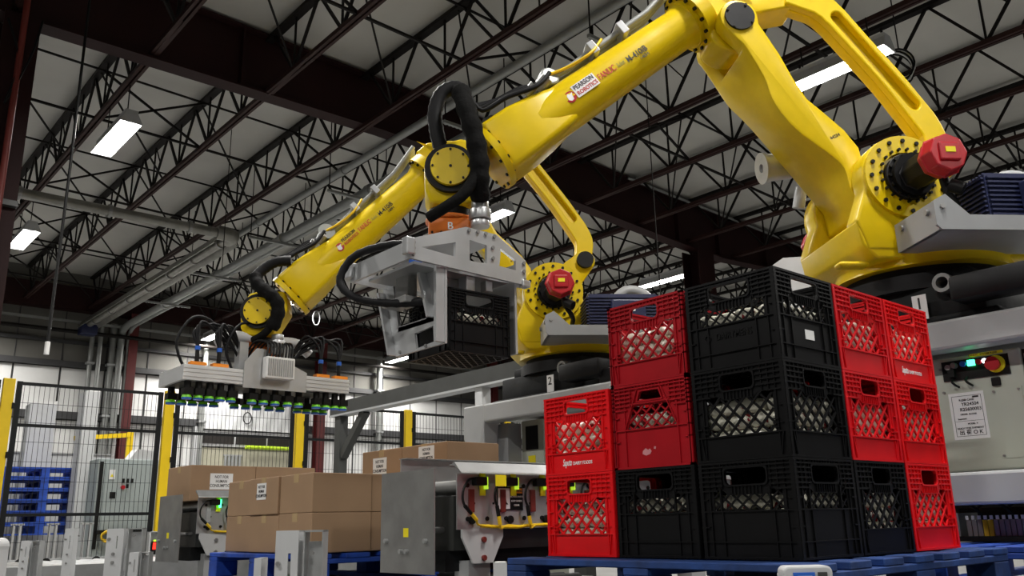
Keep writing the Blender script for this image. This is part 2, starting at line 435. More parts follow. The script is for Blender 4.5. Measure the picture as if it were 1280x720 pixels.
for k in range(3): mb.ring((2.4+k*1.3, 14.1, 5), (2.45+k*1.3, 14.1, 5), .11, .08, 14)
mb.build('joint_band', 'steel', t)

# hanging cords
t = thing('drop_cord', 'dark drop cord with a pale plug hanging above the fence', 'cord', (1.92, 8.75, 1.5))
MB().tube([(1.90, 8.75, 1.72), (1.91, 8.75, 3.5), (1.90, 8.75, 6.3)], .014, 8).build('cord', 'black', t)
MB().cyl((1.90, 8.75, 1.60), (1.90, 8.75, 1.72), .024, 10).build('plug', 'white_plastic', t)
t = thing('cable_coil', 'coil of black and white cable hanging from a joist by the long lamp', 'cable', (9.75, 3.94, 5.1))
for k in range(5):
    rr = .17+.012*k; cx = 9.75+.02*math.sin(k*2); mb = MB()
    mb.tube([(cx+rr*.75*math.cos(a*PI/10), 3.94-rr*.66*math.cos(a*PI/10)+.02*k, 5.28-.02*k+rr*math.sin(a*PI/10)) for a in range(21)], .011, 6, caps=False)
    mb.build('loop', 'white_plastic' if k % 2 else 'black', t)
MB().bar((9.75, 3.94, 5.44), (9.75, 3.94, 6.2), .012).build('drop_wire', 'black', t)
t = thing('cable_coil', 'small pale cable loop below the lamp behind the second robot', 'cable', (9.5, 17.9, 4.7))
mb = MB(); mb.tube([(9.5+.09*math.cos(a*PI/8), 17.9, 4.75+.17*math.sin(a*PI/8)) for a in range(17)], .014, 6, caps=False); mb.build('loop', 'grey_paint', t)
MB().bar((9.5, 17.9, 4.9), (9.5, 17.9, ROOF(9.5)+.09), .012).build('drop_wire', 'black', t)
for i, (x, y, zb, lab) in enumerate(((8.2, 6.6, 1.5, 'thin dark wire hanging in front of the girder by its column'), (5.2, 13.0, 4.0, 'thin wire dangling between the joists near the heater'))):
    t = thing('hanging_wire', lab, 'wire', (x, y, zb)); MB().bar((x, y, zb), (x, y, ROOF(x)+.05), .010).build('wire', 'joist_dark', t)
t = thing('gas_pipe', 'thin grey pipe along the top edge of the girder', 'pipe', (11.7, 9.85, 6.1))
MB().tube(smoothpath([(11.7, 5.5, 6.16), (11.7, 9.4, 6.16), (11.72, 9.8, 6.15), (12.1, 9.85, 6.14), (18.3, 9.85, 5.95), (30, 9.85, 5.58)]), .028, 8).build('tube', 'pipe_grey', t)

# ceiling lights
def lamp_fixture(i, x, y, L, wd, f, label, twin=False):
    z = 5.0
    t = thing('ceiling_light', label, 'light', (x, y, z), 0, 'hanging fluorescent lights')
    mb = MB().plate([(-wd/2, 0), (-wd/2+.07, .14), (-.08, .18), (.08, .18), (wd/2-.07, .14), (wd/2, 0), (wd/2-.01, 0), (wd/2-.08, .125), (-wd/2+.08, .125), (-wd/2+.01, 0)], (x, y-L/2, z), (1,0,0), (0,0,1), (0,1,0), 0, L)
    mb.build('reflector', 'grey_light', t)
    MB().plate([(-wd/2, 0), (-wd/2+.07, .14), (wd/2-.07, .14), (wd/2, 0)], (x, y-L/2, z), (1,0,0), (0,0,1), (0,1,0), -.01, 0).build('end_cap', 'grey_light', t)
    MB().plate([(-wd/2, 0), (-wd/2+.07, .14), (wd/2-.07, .14), (wd/2, 0)], (x, y+L/2, z), (1,0,0), (0,0,1), (0,1,0), 0, .01).build('end_cap', 'grey_light', t)
    for k in (-1, 1):
        xx = x+k*wd*.24
        MB().cyl((xx, y-L/2+.02, z+.06), (xx, y+L/2-.02, z+.06), .03, 8).build('tube', 'tube_glow', t)
        ld = bpy.data.lights.new('lamp', 'AREA'); ld.shape = 'RECTANGLE'; ld.size = wd*.34; ld.size_y = L*.97
        ld.energy = LAMP_W*f/2; ld.color = (1, .97, .92); ld.spread = R(165)
        lo = bpy.data.objects.new('lamp', ld); C.objects.link(lo); lo.parent = t; lo.location = (k*wd*.24, 0, .015)
    MB().bar((x, y-L/3, z+.17), (x, y-L/3, ROOF(x)-.8), .012).bar((x, y+L/3, z+.17), (x, y+L/3, ROOF(x)-.8), .012).build('hanger', 'joist_dark', t, kind='stuff')
lab = {0: 'bright four-tube light hung close to the girder, in front of the heater pipe', 1: 'bright light hung beyond the heater pipe near the dark column', 6: 'long bright light behind the raised arm of the first robot',
       8: 'lit fixture just behind the wrist of the second robot', 9: 'lit fixture seen behind the hoses of the suction gripper', 11: 'lit fixture beside the middle column, over the red crates', 12: 'lit fixture just above the blue drive motor of the first robot', 14: 'distant lit fixture low under the crate gripper'}
for i, (x, y, L, wd, f) in enumerate(LAMPS):
    lamp_fixture(i, x, y, L, wd, f, lab.get(i, 'hanging fluorescent light out over the hall, out of the picture'))

# ================================================================== milk crates
CW, CH = .3315, .28
def face_pieces(kind, body, lat, o, u, n):
    """one side of a crate: o = bottom centre on the outer plane, u = along, n = outwards"""
    o = Vector(o); u = Vector(u); n = Vector(n); zv = Vector((0,0,1)); h = CW/2
    def P(a, z, d=0): return o+u*a+zv*z+n*d
    def rib(a0, a1, z, th=.0045, dep=.010): body.obox(P((a0+a1)/2, z, -dep/2), u*((a1-a0)/2), n*(dep/2), zv*(th/2))
    def vrib(a, z0, z1, th=.0035, dep=.007): body.obox(P(a, (z0+z1)/2, -dep/2-.0018), u*(th/2), n*(dep/2), zv*((z1-z0)/2))
    def sheet(poly, holes=(), t0=-.0100, t1=-.0062): body.plate(poly, o, u, zv, n, t0, t1, holes)
    hw = .058 if kind == 'A' else .072
    hole = arc(hw-.014, .226, .014, -90, 0, 3)+arc(hw-.012, .247, .012, 0, 90, 3)+arc(-hw+.012, .247, .012, 90, 180, 3)+arc(-hw+.014, .226, .014, 180, 270, 3)
    if kind == 'C': hole = [(-.052, .222), (.052, .222), (.040, .252), (-.040, .252)]
    band0 = .196
    lz0 = .074 if kind == 'A' else .136
    lw = .118
    if kind == 'C':
        lz0 = .128
        sheet([(-h, 0), (h, 0), (h, .276), (-h, .276)], [hole, [(-.105, lz0), (.105, lz0), (.075, .205), (-.075, .205)]])
        lw = .1
    else:
        sheet([(-h, band0), (h, band0), (h, .276), (-h, .276)], [hole])
        sheet([(-h, 0), (h, 0), (h, lz0), (-h, lz0)])
        for s_ in (-1, 1): sheet([(s_*lw, lz0), (s_*h, lz0), (s_*h, band0), (s_*lw, band0)][::s_])
        # the handle box dips into the lattice
        sheet([(-hw-.012, .196), (-hw+.006, .182), (hw-.006, .182), (hw+.012, .196)])
    # ribs
    rib(-h, h, .2765, .007, .0125); rib(-h, h, .0035, .007, .012); rib(-h, h, lz0, .004, .011)
    top = (.262, .247, .231, .215) if kind == 'A' else (.265, .252, .238, .224, .210)
    for z in top:
        if .209 < z < .2565:
            rib(-h, -hw-.008, z); rib(hw+.008, h, z)
        else: rib(-h, h, z)
    rib(-h, -.10, .196); rib(.10, h, .196)
    # rim round the handle
    n_ = len(hole)
    cx = sum(a for a, _ in hole)/n_; cz = sum(b for _, b in hole)/n_
    big = [(cx+(a-cx)*1.0+math.copysign(.005, a-cx), b+math.copysign(.005, b-cz)) for a, b in hole]
    body.plate(big, o, u, zv, n, -.0125, -.0005, [hole])
    for k in range(21):
        a = (k-10)*.0150
        if abs(a) < hw+.012: vrib(a, .259, .276, .0022, .006)
    for a in (.085, .108, .131):
        for s_ in (-1, 1): vrib(s_*a, .2, .276, .0025, .0055)
    if kind != 'C':
        for k in range(9): vrib((k-4)*.0125, .184, .209, .002, .006)
    for s_ in (-1, 1):
        vrib(s_*(h-.004), 0, .28, .008, .012); vrib(s_*(lw+.012), 0, .205 if kind != 'B' else .28)
        for z in (.1, .15) if kind == 'A' else (.09, .17): body.obox(P(s_*(h-.014), z, -.005), u*.014, n*.005, zv*.0018)
        if kind == 'A':
            for z in (.086, .098, .110): body.obox(P(s_*(lw+.006), z, -.004), u*.01, n*.005, zv*.0014)
            body.bar(P(s_*(lw+.014), .004, -.004), P(s_*(lw+.026), .072, -.004), .003, .008, n)
    if kind == 'B':
        rib(-h, h, .048, .003, .009); vrib(-.088, .0, .136); vrib(.088, 0, .136)
        vrib(.078, .136, .205, .005, .009); vrib(-.092, .136, .205, .005, .009)
    if kind == 'C':
        for s_ in (-1, 1): body.bar(P(s_*.112, lz0, -.004), P(s_*.048, .268, -.004), .003, .009, n)
        rib(-.085, .085, .213)
    # lattice bars
    zt = .200 if kind == 'A' else (.205 if kind == 'C' else .206)
    p = .047 if kind == 'A' else .041; bw = .0065 if kind == 'A' else .0048
    sl = 1.0 if kind == 'A' else .85
    for dr in (1, -1):
        k0 = -14
        for k in range(k0, 15):
            # line a = k*p + dr*(z-lz0)/sl
            z_a, z_b = lz0, zt
            def A(z): return k*p+dr*(z-lz0)/sl
            lo, hi = lz0, zt
            def lim(z): return lw if kind != 'C' else .105-.03*(z-lz0)/(.205-lz0)
            zs = [lz0+(zt-lz0)*q/24 for q in range(25)]
            ok = [z for z in zs if abs(A(z)) <= lim(z)+.001]
            if len(ok) < 3: continue
            a_, b_ = P(A(ok[0]), ok[0], -.011+dr*.0012), P(A(ok[-1]), ok[-1], -.011+dr*.0012)
            lat.bar(a_, b_, bw, .006, n)
def crate_mesh(kinds, m):
    """kinds: (towards -x, towards -y, +x, +y)"""
    key = (kinds, m)
    if key in CR: return CR[key]
    h = CW/2; body = MB(); lats = []
    for kind, o, u, n in zip(kinds, ((-h,0,0), (0,-h,0), (h,0,0), (0,h,0)), ((0,-1,0), (1,0,0), (0,1,0), (-1,0,0)), ((-1,0,0), (0,-1,0), (1,0,0), (0,1,0))):
        lat = MB(); face_pieces(kind, body, lat, o, u, n); lats.append(lat.mesh('lattice', m))
    # floor grid
    fl = MB()
    fl.plate([(-h+.012, -h+.012), (h-.012, -h+.012), (h-.012, h-.012), (-h+.012, h-.012)], (0,0,0), (1,0,0), (0,1,0), (0,0,1), .003, .006)
    for k in range(-6, 7):
        c = k*.046
        for dr in (1, -1):
            a0 = max(-h+.012, -h+.012-c); a1 = min(h-.012, h-.012-c)
            if a1-a0 > .03: fl.bar((a0*dr, a0+c, .001), (a1*dr, a1+c, .001), .005, .006)
    CR[key] = (body.mesh('crate_body', m), lats, fl.mesh('crate_floor', m))
    return CR[key]
CR = {}
pm = MB()
pts = []; nu, nv = 12, 7
for j in range(nv):
    ph = -PI/2+PI*j/(nv-1)
    for i in range(nu):
        th = 2*PI*i/nu; e = lambda c, p: math.copysign(abs(c)**p, c)
        pts.append((.034*e(math.cos(th), .45)*abs(math.cos(ph))**.5, .040*e(math.sin(th), .45)*abs(math.cos(ph))**.5, .0225*e(math.sin(ph), .8)))
pm.add(pts, [(j*nu+i, j*nu+(i+1) % nu, (j+1)*nu+(i+1) % nu, (j+1)*nu+i) for j in range(nv-1) for i in range(nu)], True)
pouch_me = pm.mesh('milk_pouch', 'pouch')
# printed red flash on the pouches
m = M['pouch']; nt = m.node_tree; b = nt.nodes['Principled BSDF']
src = b.inputs['Base Color'].links[0].from_socket
tc = nt.nodes.new('ShaderNodeTexCoord'); oi = nt.nodes.new('ShaderNodeObjectInfo')
ad = nt.nodes.new('ShaderNodeVectorMath'); ad.operation = 'ADD'
mu = nt.nodes.new('ShaderNodeVectorMath'); mu.operation = 'SCALE'; mu.inputs[3].default_value = 40
nt.links.new(oi.outputs['Location'], mu.inputs[0]); nt.links.new(tc.outputs['Object'], ad.inputs[0]); nt.links.new(mu.outputs[0], ad.inputs[1])
vo = nt.nodes.new('ShaderNodeTexNoise'); vo.inputs['Scale'].default_value = 26; vo.inputs['Detail'].default_value = 1
nt.links.new(ad.outputs[0], vo.inputs['Vector'])
rp = nt.nodes.new('ShaderNodeValToRGB'); rp.color_ramp.interpolation = 'CONSTANT'
rp.color_ramp.elements[0].color = (0,0,0,1); rp.color_ramp.elements[1].position = .64; rp.color_ramp.elements[1].color = (1,1,1,1)
nt.links.new(vo.outputs['Fac'], rp.inputs['Fac'])
mx = nt.nodes.new('ShaderNodeMix'); mx.data_type = 'RGBA'
nt.links.new(rp.outputs['Color'], mx.inputs[0]); nt.links.new(src, mx.inputs[6]); mx.inputs[7].default_value = (.22, .012, .015, 1)
nt.links.new(mx.outputs[2], b.inputs['Base Color'])

def pouches(cx, cy, z, rows, sides, label, yaw=0.):
    cs, sn = math.cos(yaw), math.sin(yaw)
    def put(a, bb, zz, rz, rr_, sd_):
        o = bpy.data.objects.new('milk_pouch', pouch_me); C.objects.link(o)
        jx, jy = random.uniform(-.004, .004), random.uniform(-.004, .004)
        a += jx; bb += jy
        o.location = (cx+a*cs-bb*sn, cy+a*sn+bb*cs, z+zz)
        o.rotation_euler = (random.uniform(-.12, .12), random.uniform(-.12, .12), yaw+rz+random.uniform(-.1, .1))
        o['label'] = label % (('bottom', 'second', 'third', 'top')[rr_], sd_); o['category'] = 'milk pouch'; o['group'] = 'pouches packed in the crates'
    for r in rows:
        zz = .0275+.0450*r
        sh = .012 if r % 2 else -.006
        if 'x' in sides:
            for k in range(4):
                put(-.102, .110-k*.0735+(sh if k not in (0, 3) else 0), zz, 0, r, 'conveyor')
        if 'y' in sides:
            for k in range(1 if 'x' in sides else 0, 4):
                put(-.110+k*.0735, -.102, zz, PI/2, r, 'aisle')
def make_crate(x, y, z, kinds, m, label, rows=None, yaw=0., plabel=None, sides='', letters=None, logo=False, group='milk crates on the pallet stack', tag=False):
    t = thing('milk_crate', label, 'crate', (x, y, z), yaw, group, world=False)
    body, lats, fl = crate_mesh(kinds, m)
    link('crate_body', body, t)
    for l in lats: link('lattice', l, t)
    link('crate_floor', fl, t)
    h = CW/2
    def put_letters(side):
        if side == 'x': o = lambda a, zz: (-h+.0056, -a, zz); ax = LX
        else: o = lambda a, zz: (a, -h+.0056, zz); ax = LY
        text('lettering', 'Saputo', .034, o(-.056, .040), *ax, 'ink_white', t, shear=.3, width=.046)
        text('lettering', 'DAIRY FOODS', .017, o(.021, .036), *ax, 'ink_white', t, width=.094)
    if letters: put_letters(letters)
    if logo:
        text('embossed_logo', 'DAIRYMENS', .030, (-h+.0055, -.005, .10), *LX, m, t, ext=.0015, width=.13)
        MB().ring((-h+.007, .092, .10), (-h+.003, .092, .10), .012, .009, 16).build('embossed_emblem', m, t)
    if tag: MB().box(-.045+.03, .035, -h+.0045, -h+.0063, .075, .105).build('label_plate', 'paper', t)
    if rows is not None: pouches(x, y, z, rows, sides, plabel, yaw)
    return t
X0, Y0, Z0 = 2.2149+.166, 1.3526+.166, -.1162
PX, PY = .338, .3445
LV = [Z0, Z0+.281, Z0+.562]
pl = 'white milk pouch, %%s layer, %%s side of the %s'
A4, B2 = range(4), (2, 3)
R_, K_ = 'crate_red', 'crate_black'
lowname = {0: 'bottom', 1: 'middle', 2: 'top'}
# black corner column
for l, kinds, rows in ((0, 'BBBB', B2), (1, 'AAAA', A4), (2, 'BBBB', B2)):
    nm = '%s-row corner crate' % lowname[l]
    make_crate(X0, Y0, LV[l], kinds, K_, 'black milk crate, %s row of the near corner column' % lowname[l], rows, plabel=pl % nm, sides='xy', logo=(l == 2), tag=(l == 2))
# conveyor side, next to the corner column
for l, kinds, m, rows, lb in ((0, 'BBBB', K_, B2, 'black milk crate under a dark red crate, conveyor side bottom row'), (1, 'CCCC', 'crate_crimson', B2, 'dark red milk crate with trapezoid grid and scuffed panel, above a black crate'), (2, 'AAAA', 'crate_crimson', A4, 'dark red milk crate in the top row beside the black corner column, conveyor side')):
    cr_ = make_crate(X0, Y0+PY, LV[l], kinds, m, lb, rows, plabel=pl % ('%s-row crate joining the corner column' % lowname[l]), sides='x')
for l, kinds, m, rows, lb in ((0, 'AAAA', R_, A4, 'red milk crate in the bottom row by the conveyor, no lettering'), (1, 'AAAA', R_, A4, 'red milk crate with white lettering by the conveyor, on a plain red crate')):
    make_crate(X0, Y0+2*PY, LV[l], kinds, m, lb, rows, plabel=pl % ('%s-row crate by the conveyor' % lowname[l]), sides='x', letters='x' if l == 1 else None)
scf = [o for o in C.objects if o.get('label', '').startswith('dark red milk crate with trapezoid')][0]
MB().plate([(-.045, .046), (-.03, .040), (-.012, .044), (-.006, .052), (-.012, .062), (-.02, .058), (-.03, .064), (-.042, .056)], (-CW/2+.0058, 0, 0), (0,-1,0), (0,0,1), (-1,0,0), 0, .0006).plate([(.004, .06), (.012, .058), (.014, .066), (.006, .068)], (-CW/2+.0058, 0, 0), (0,-1,0), (0,0,1), (-1,0,0), 0, .0006).build('scuff', 'scuff_pink', scf, kind='stuff')
# cabinet side
for l, kinds, m, rows, lb in ((0, 'AAAA', K_, A4, 'black milk crate with tall grid below two red crates, cabinet side'), (1, 'AAAA', 'crate_scarlet', A4, 'red milk crate in the middle row between black corner and outer red crates'), (2, 'AAAA', 'crate_scarlet', A4, 'red milk crate in the top row beside the black corner column, cabinet side')):
    make_crate(X0+PX, Y0, LV[l], kinds, m, lb, rows, plabel=pl % ('%s-row crate between corner and outer crates' % lowname[l]), sides='y')
for l, m, lb in ((0, R_, 'red milk crate in the bottom row by the control cabinet'), (1, R_, 'red milk crate in the middle row by the control cabinet'), (2, R_, 'bright red lettered milk crate in the top row by the control cabinet')):
    make_crate(X0+2*PX, Y0, LV[l], 'AAAA', m, lb, A4, plabel=pl % ('%s-row crate by the control cabinet' % lowname[l]), sides='y', letters='y' if l == 2 else None)

# ================================================================== pallets
def pallet(x0, x1, y0, y1, ztop, label, m='pallet_blue', along='y', group=None, simple=False):
    h = .144
    t = thing('wooden_pallet', label, 'pallet', ((x0+x1)/2, (y0+y1)/2, ztop-h), 0, group)
    L = (y1-y0) if along == 'y' else (x1-x0); W_ = (x1-x0) if along == 'y' else (y1-y0)
    def bx(a0, a1, b0, b1, z0, z1, nm, mm):   # a across boards, b along boards
        if along == 'y': MB().box(x0+a0, x0+a1, y0+b0, y0+b1, z0, z1).build(nm, mm, t, bevel=0 if simple else .003, seg=1)
        else: MB().box(x0+b0, x0+b1, y0+a0, y0+a1, z0, z1).build(nm, mm, t, bevel=0 if simple else .003, seg=1)
    nb = 7; bw = W_*.095
    for k in range(nb):
        a = (W_-bw)*k/(nb-1); j = 0 if simple else random.uniform(-.004, .004)
        bx(a, a+bw, j, L+j, ztop-.022, ztop, 'deck_board', m)
    for b in (0, L/2-.05, L-.1): bx(0, W_, b, b+.1, ztop-.044, ztop-.0225, 'stringer_board', m)
    for a in (0, W_/2-.06, W_-.12):
        for b in (0, L/2-.05, L-.1): bx(a, a+.12, b, b+.1, ztop-.122, ztop-.0445, 'block', m)
    for a in (0, W_/2-.05, W_-.1): bx(a, a+.1, 0, L, ztop-.144, ztop-.1225, 'bottom_board', m)
    return t
pallet(2.10, 3.37, 1.26, 2.47, Z0-.004, 'worn blue pallet under the stack of milk crates', 'pallet_dark')
pallet(3.42, 4.6, .62, 1.62, -.118, 'bright blue pallet past the crate stack, below the cabinet', 'pallet_blue', 'x')
pallet(1.96, 3.32, 3.70, 4.80, -.118, 'blue pallet under the stack of cardboard boxes')

# ================================================================== cardboard boxes
def box_(x0, x1, y0, y1, z0, z1, label, lab=None, tape=True, group='cases stacked on the blue pallet'):
    t = thing('cardboard_box', label, 'box', ((x0+x1)/2, (y0+y1)/2, z0), 0, group)
    MB().box(x0, x1, y0, y1, z0, z1).build('carton', 'cardboard', t, bevel=.004)
    ym = (y0+y1)/2
    if tape: MB().box(x0-.0012, x1+.0012, ym-.025, ym+.025, z1-.04, z1+.0012).build('tape', 'tape', t)
    if lab:
        side, c, zc, wd, ht = lab
        if side == 'x':
            s = MB().box(x0-.0015, x0, c-wd/2, c+wd/2, zc-ht/2, zc+ht/2).build('label_sheet', 'paper', t)
            for k, tx in enumerate(('NOT FOR', 'HUMAN', 'CONSUMPTION')): text('lettering', tx, ht*.26, (x0-.0018, c, zc+ht*(.27-.27*k)), *LX, 'ink', s, sx=.8)
        else:
            s = MB().box(c-wd/2, c+wd/2, y0-.0015, y0, zc-ht/2, zc+ht/2).build('label_sheet', 'paper', t)
            for k, tx in enumerate(('NOT FOR', 'HUMAN', 'CONSUMPTION')): text('lettering', tx, ht*.26, (c, y0-.0018, zc+ht*(.27-.27*k)), *LY, 'ink', s, sx=.8)
    return t
bx0, by0, bz0 = 2.0, 3.74, -.114
for l in range(2):
    z0 = bz0+l*.183; z1 = z0+.182
    nm = ('lower', 'upper')[l]
    box_(bx0, bx0+.32, by0, by0+.33, z0, z1, 'brown case at the near corner of the box pallet, %s layer' % nm)
    box_(bx0-.01*l, bx0+.32, by0+.334, by0+.664, z0, z1, 'brown case behind the near corner of the box pallet, %s layer%s' % (nm, ', white label' if l else ''), ('x', by0+.52, z0+.115, .105, .082) if l else None)
    box_(bx0+.324, bx0+.65, by0+.01, by0+.34, z0, z1, 'brown case beside the near corner case, partly behind the steel plate, %s layer' % nm)
    box_(bx0+.654, bx0+.98, by0+.01, by0+.34, z0, z1, 'brown case hidden behind the conveyor side, %s layer' % nm)
    box_(bx0+.02, bx0+.34, by0+.668, by0+1.0, z0, z1, 'brown case at the far back corner of the box pallet, %s layer' % nm)
for l in range(2):
    for k in range(2):
        z0 = bz0+l*.183; box_(bx0+.66+.33*k, bx0+.985+.33*k, by0+.36, by0+.98, z0, z0+.182, 'brown case under the labelled third-layer cases, %s layer, %s' % (('lower', 'upper')[l], ('inner', 'outer')[k]))
box_(2.845, 3.21, 3.825, 4.262, .252, .44, 'labelled brown case on the third layer, behind the conveyor rail', ('x', 4.02, .385, .15, .085))
box_(2.845, 3.21, 4.266, 4.70, .252, .44, 'labelled brown case on the third layer, open-air end', ('x', 4.50, .345, .15, .10))

# ================================================================== conveyors with photo-eyes
def conveyor(x0, x1, y0, y1, label, plate_lab, led, n_eye, warn=False, dz=0.):
    t = thing('case_conveyor', label, 'conveyor', (x0, (y0+y1)/2, FL))
    # near side plate with flange
    holes = []
    sp = MB(); zt = .235+dz; zb = -.02+dz
    sp.box(x0, x1, y0, y0+.006, zb, zt-.04)
    sp.build('side_plate', 'galvanised', t)
    MB().hexa([(x0-.02, y0-.055, zt-.040), (x1, y0-.055, zt-.040), (x1, y0-.053, zt-.036), (x0-.02, y0-.053, zt-.036), (x0-.02, y0-.010, zt+.005), (x1, y0-.010, zt+.005), (x1, y0+.006, zt), (x0-.02, y0+.006, zt)]).build('top_guard', 'galvanised', t)
    MB().box(x0, x1, y0-.012, y0+.05, zt-.004, zt).build('top_rail', 'galvanised', t)
    MB().box(x0+.03, x1, y1-.006, y1, zb, zt+.05).box(x0+.03, x1, y1-.05, y1+.01, zt+.046, zt+.05).build('far_side_plate', 'galvanised', t)
    for k in range(int((x1-x0-.05)/.075)):
        xx = x0+.06+k*.075
        MB().cyl((xx, y0+.008, zt-.085), (xx, y1-.008, zt-.085), .0245, 12).build('roller', 'steel', t)
    MB().box(x0+.02, x1, y0+.05, y1-.05, zb-.08, zt-.125).build('pan', 'dark_steel', t)
    MB().cyl((x0-.083, y0+.2, zb-.0), (x0+.1, y0+.2, zb-.0), .012, 8).build('shaft', 'steel', t)
    MB().box(x0+.0, x1, y0+.08, y1-.1, zb-.16, zb-.08).build('drive_box', 'cast_black', t)
    # bolts and slots on the side plate
    mb = MB()
    k = 0; xx = x0+.05
    while xx < x1-.05:
        for zz in (zt-.085, zb+.04): mb.cyl((xx, y0-.006, zz), (xx, y0+.001, zz), .009, 8)
        if k % 2 == 0: mb.cyl((xx+.02, y0-.012, zb+.035), (xx+.02, y0+.001, zb+.035), .016, 8)
        mb.cyl((xx+.035, y0-.003, zb+.1), (xx+.035, y0+.001, zb+.1), .005, 6)
        xx += .1; k += 1
    mb.build('bolt', 'black', t)
    # photo-eyes
    for k in range(n_eye):
        ex = x0+.10+k*.165
        e = MB().box(ex-.03, ex+.030, y0-.034, y0-.004, zt-.086, zt-.052).build('photo_eye', 'black', t, bevel=.004)
        MB().box(ex+.030, ex+.036, y0-.030, y0-.006, zt-.100, zt-.052).build('lens', led, e)
        MB().box(ex+.012, ex+.040, y0-.008, y0-.002, zt-.125, zt-.012).build('bracket', 'label_yellow', e)
        MB().box(ex-.045, ex-.018, y0-.008, y0-.001, zb+.065, zt-.1).build('eye_plate', 'copper_red' if warn else 'grey_paint', t)
        c = [(ex-.03, y0-.02, zt-.058), (ex-.06, y0-.025, zt-.065), (ex-.09, y0-.03, zt-.10), (ex-.095, y0-.03, zt-.14), (ex-.085, y0-.03, zt-.165)]
        MB().tube(smoothpath(c, 3), .005, 6).build('cable', 'black', e)
        if k == 0: dv = (.06, -.055)
        else: dv = (.015, -.075) if k != 3 else (-.03, -.075)
        p0 = Vector((ex-.085, y0-.03, zt-.165)); p1 = p0+Vector((dv[0]*.55, 0, dv[1]*.55)); p2 = p0+Vector((dv[0], 0, dv[1]))
        MB().cyl(p0, p1, .008, 8).build('connector', 'black', e)
        MB().cyl(p1, p2, .008, 8).build('plug', 'cable_yellow', e)
        MB().tube(smoothpath([p2, p2+Vector((.012, .01, -.016)), Vector((p2.x+.05, y0-.015, zb+.012)), Vector((p2.x+.12, y0-.012, zb+.008))], 3), .0045, 6).build('lead', 'cable_yellow', e)
    MB().tube(smoothpath([(x0+.11, y0-.012, zb+.012), (x0+.3, y0-.016, zb+.004), (x0+.5, y0-.012, zb+.012), (x1, y0-.012, zb+.010)], 3), .007, 6).build('cable_run', 'cable_yellow', t)
    if warn:
        s = MB().box(x0+.205, x0+.345, y0-.0025, y0, zb+.072, zb+.165).build('warning_label', 'black', t)
        MB().box(x0+.209, x0+.272, y0-.0035, y0-.0025, zb+.077, zb+.16).build('pictogram_panel', 'paper', s)
        MB().plate([(.222, .095), (.262, .095), (.252, .105), (.246, .135), (.240, .135), (.238, .11), (.222, .103)], (x0, y0, zb), (1,0,0), (0,0,1), (0,-1,0), .0035, .005).build('pictogram', 'ink', s)
        MB().box(x0+.276, x0+.341, y0-.0035, y0-.0025, zb+.14, zb+.16).build('orange_header', 'orange', s)
        text('lettering', 'WARNING', .013, (x0+.309, y0-.0037, zb+.15), *LY, 'ink', s)
        for k, tx in enumerate(('MOVING PARTS', 'KEEP HANDS', 'CLEAR')): text('lettering', tx, .010, (x0+.309, y0-.0035, zb+.126-.017*k), *LY, 'ink_white', s)
        MB().box(x0+.145, x0+.20, y0-.068, y0-.064, zt-.09, zt-.045).build('caution_tag', 'label_yellow', t)
    # leg with gusset
    lx = x0+.125
    for xx in (lx, x1-.3):
        l = MB().box(xx-.055, xx+.055, y0+.02, y0+.11, FL, zb-.12).build('leg', 'grey_paint', t)
        MB().plate([(-.105, 0), (-.105, -.03), (-.05, -.13), (.05, -.13), (.105, -.03), (.105, 0)], (xx, y0, zb), (1,0,0), (0,0,1), (0,-1,0), -.004, .006).build('gusset', 'grey_light', l)
        b = MB()
        for zz in (-.04, -.11): b.cyl((xx, y0-.018, zb+zz), (xx, y0, zb+zz), .011, 8)
        b.build('bolt', 'copper_red' if warn else 'steel', l)
    # end plate
    ep = MB().box(x0-.09, x0-.084, y0+.03, y0+.41, -.185+dz, .215+dz).build('end_plate', 'steel', t, label=plate_lab)
    b = MB()
    for yy, zz in ((.08, -.06), (.36, -.06), (.21, -.10), (.25, -.10)): b.cyl((x0-.105, y0+yy, zz+dz), (x0-.09, y0+yy, zz+dz), .009, 8)
    b.build('bolt', 'galvanised', ep)
    MB().box(x0-.0915, x0-.09, y0+.205, y0+.24, -.045+dz, -.01+dz).build('sticker', 'label_yellow', ep)
    for yy in (.12, .32): MB().cyl((x0-.083, y0+yy, -.02+dz), (x0+.05, y0+yy, -.02+dz), .012, 8).build('standoff', 'steel', t)
    return t
conveyor(2.13, 3.95, 2.80, 3.25, 'steel case conveyor with yellow sensor leads behind the crate stack', 'bare grey steel end plate', 'led_lime', 5, True)
conveyor(2.12, 3.9, 5.42, 5.95, 'steel case conveyor with green-lit sensors beside the box pallet', 'grey steel end plate', 'led_green', 5)
box_(2.10, 2.53, 5.52, 5.92, .178, .40, 'brown case with white label riding the green-lit conveyor, front one', ('y', 2.30, .30, .15, .10), group='cases on the second conveyor')
box_(2.535, 2.97, 5.53, 5.93, .178, .40, 'brown case riding the green-lit conveyor, second one', group='cases on the second conveyor')

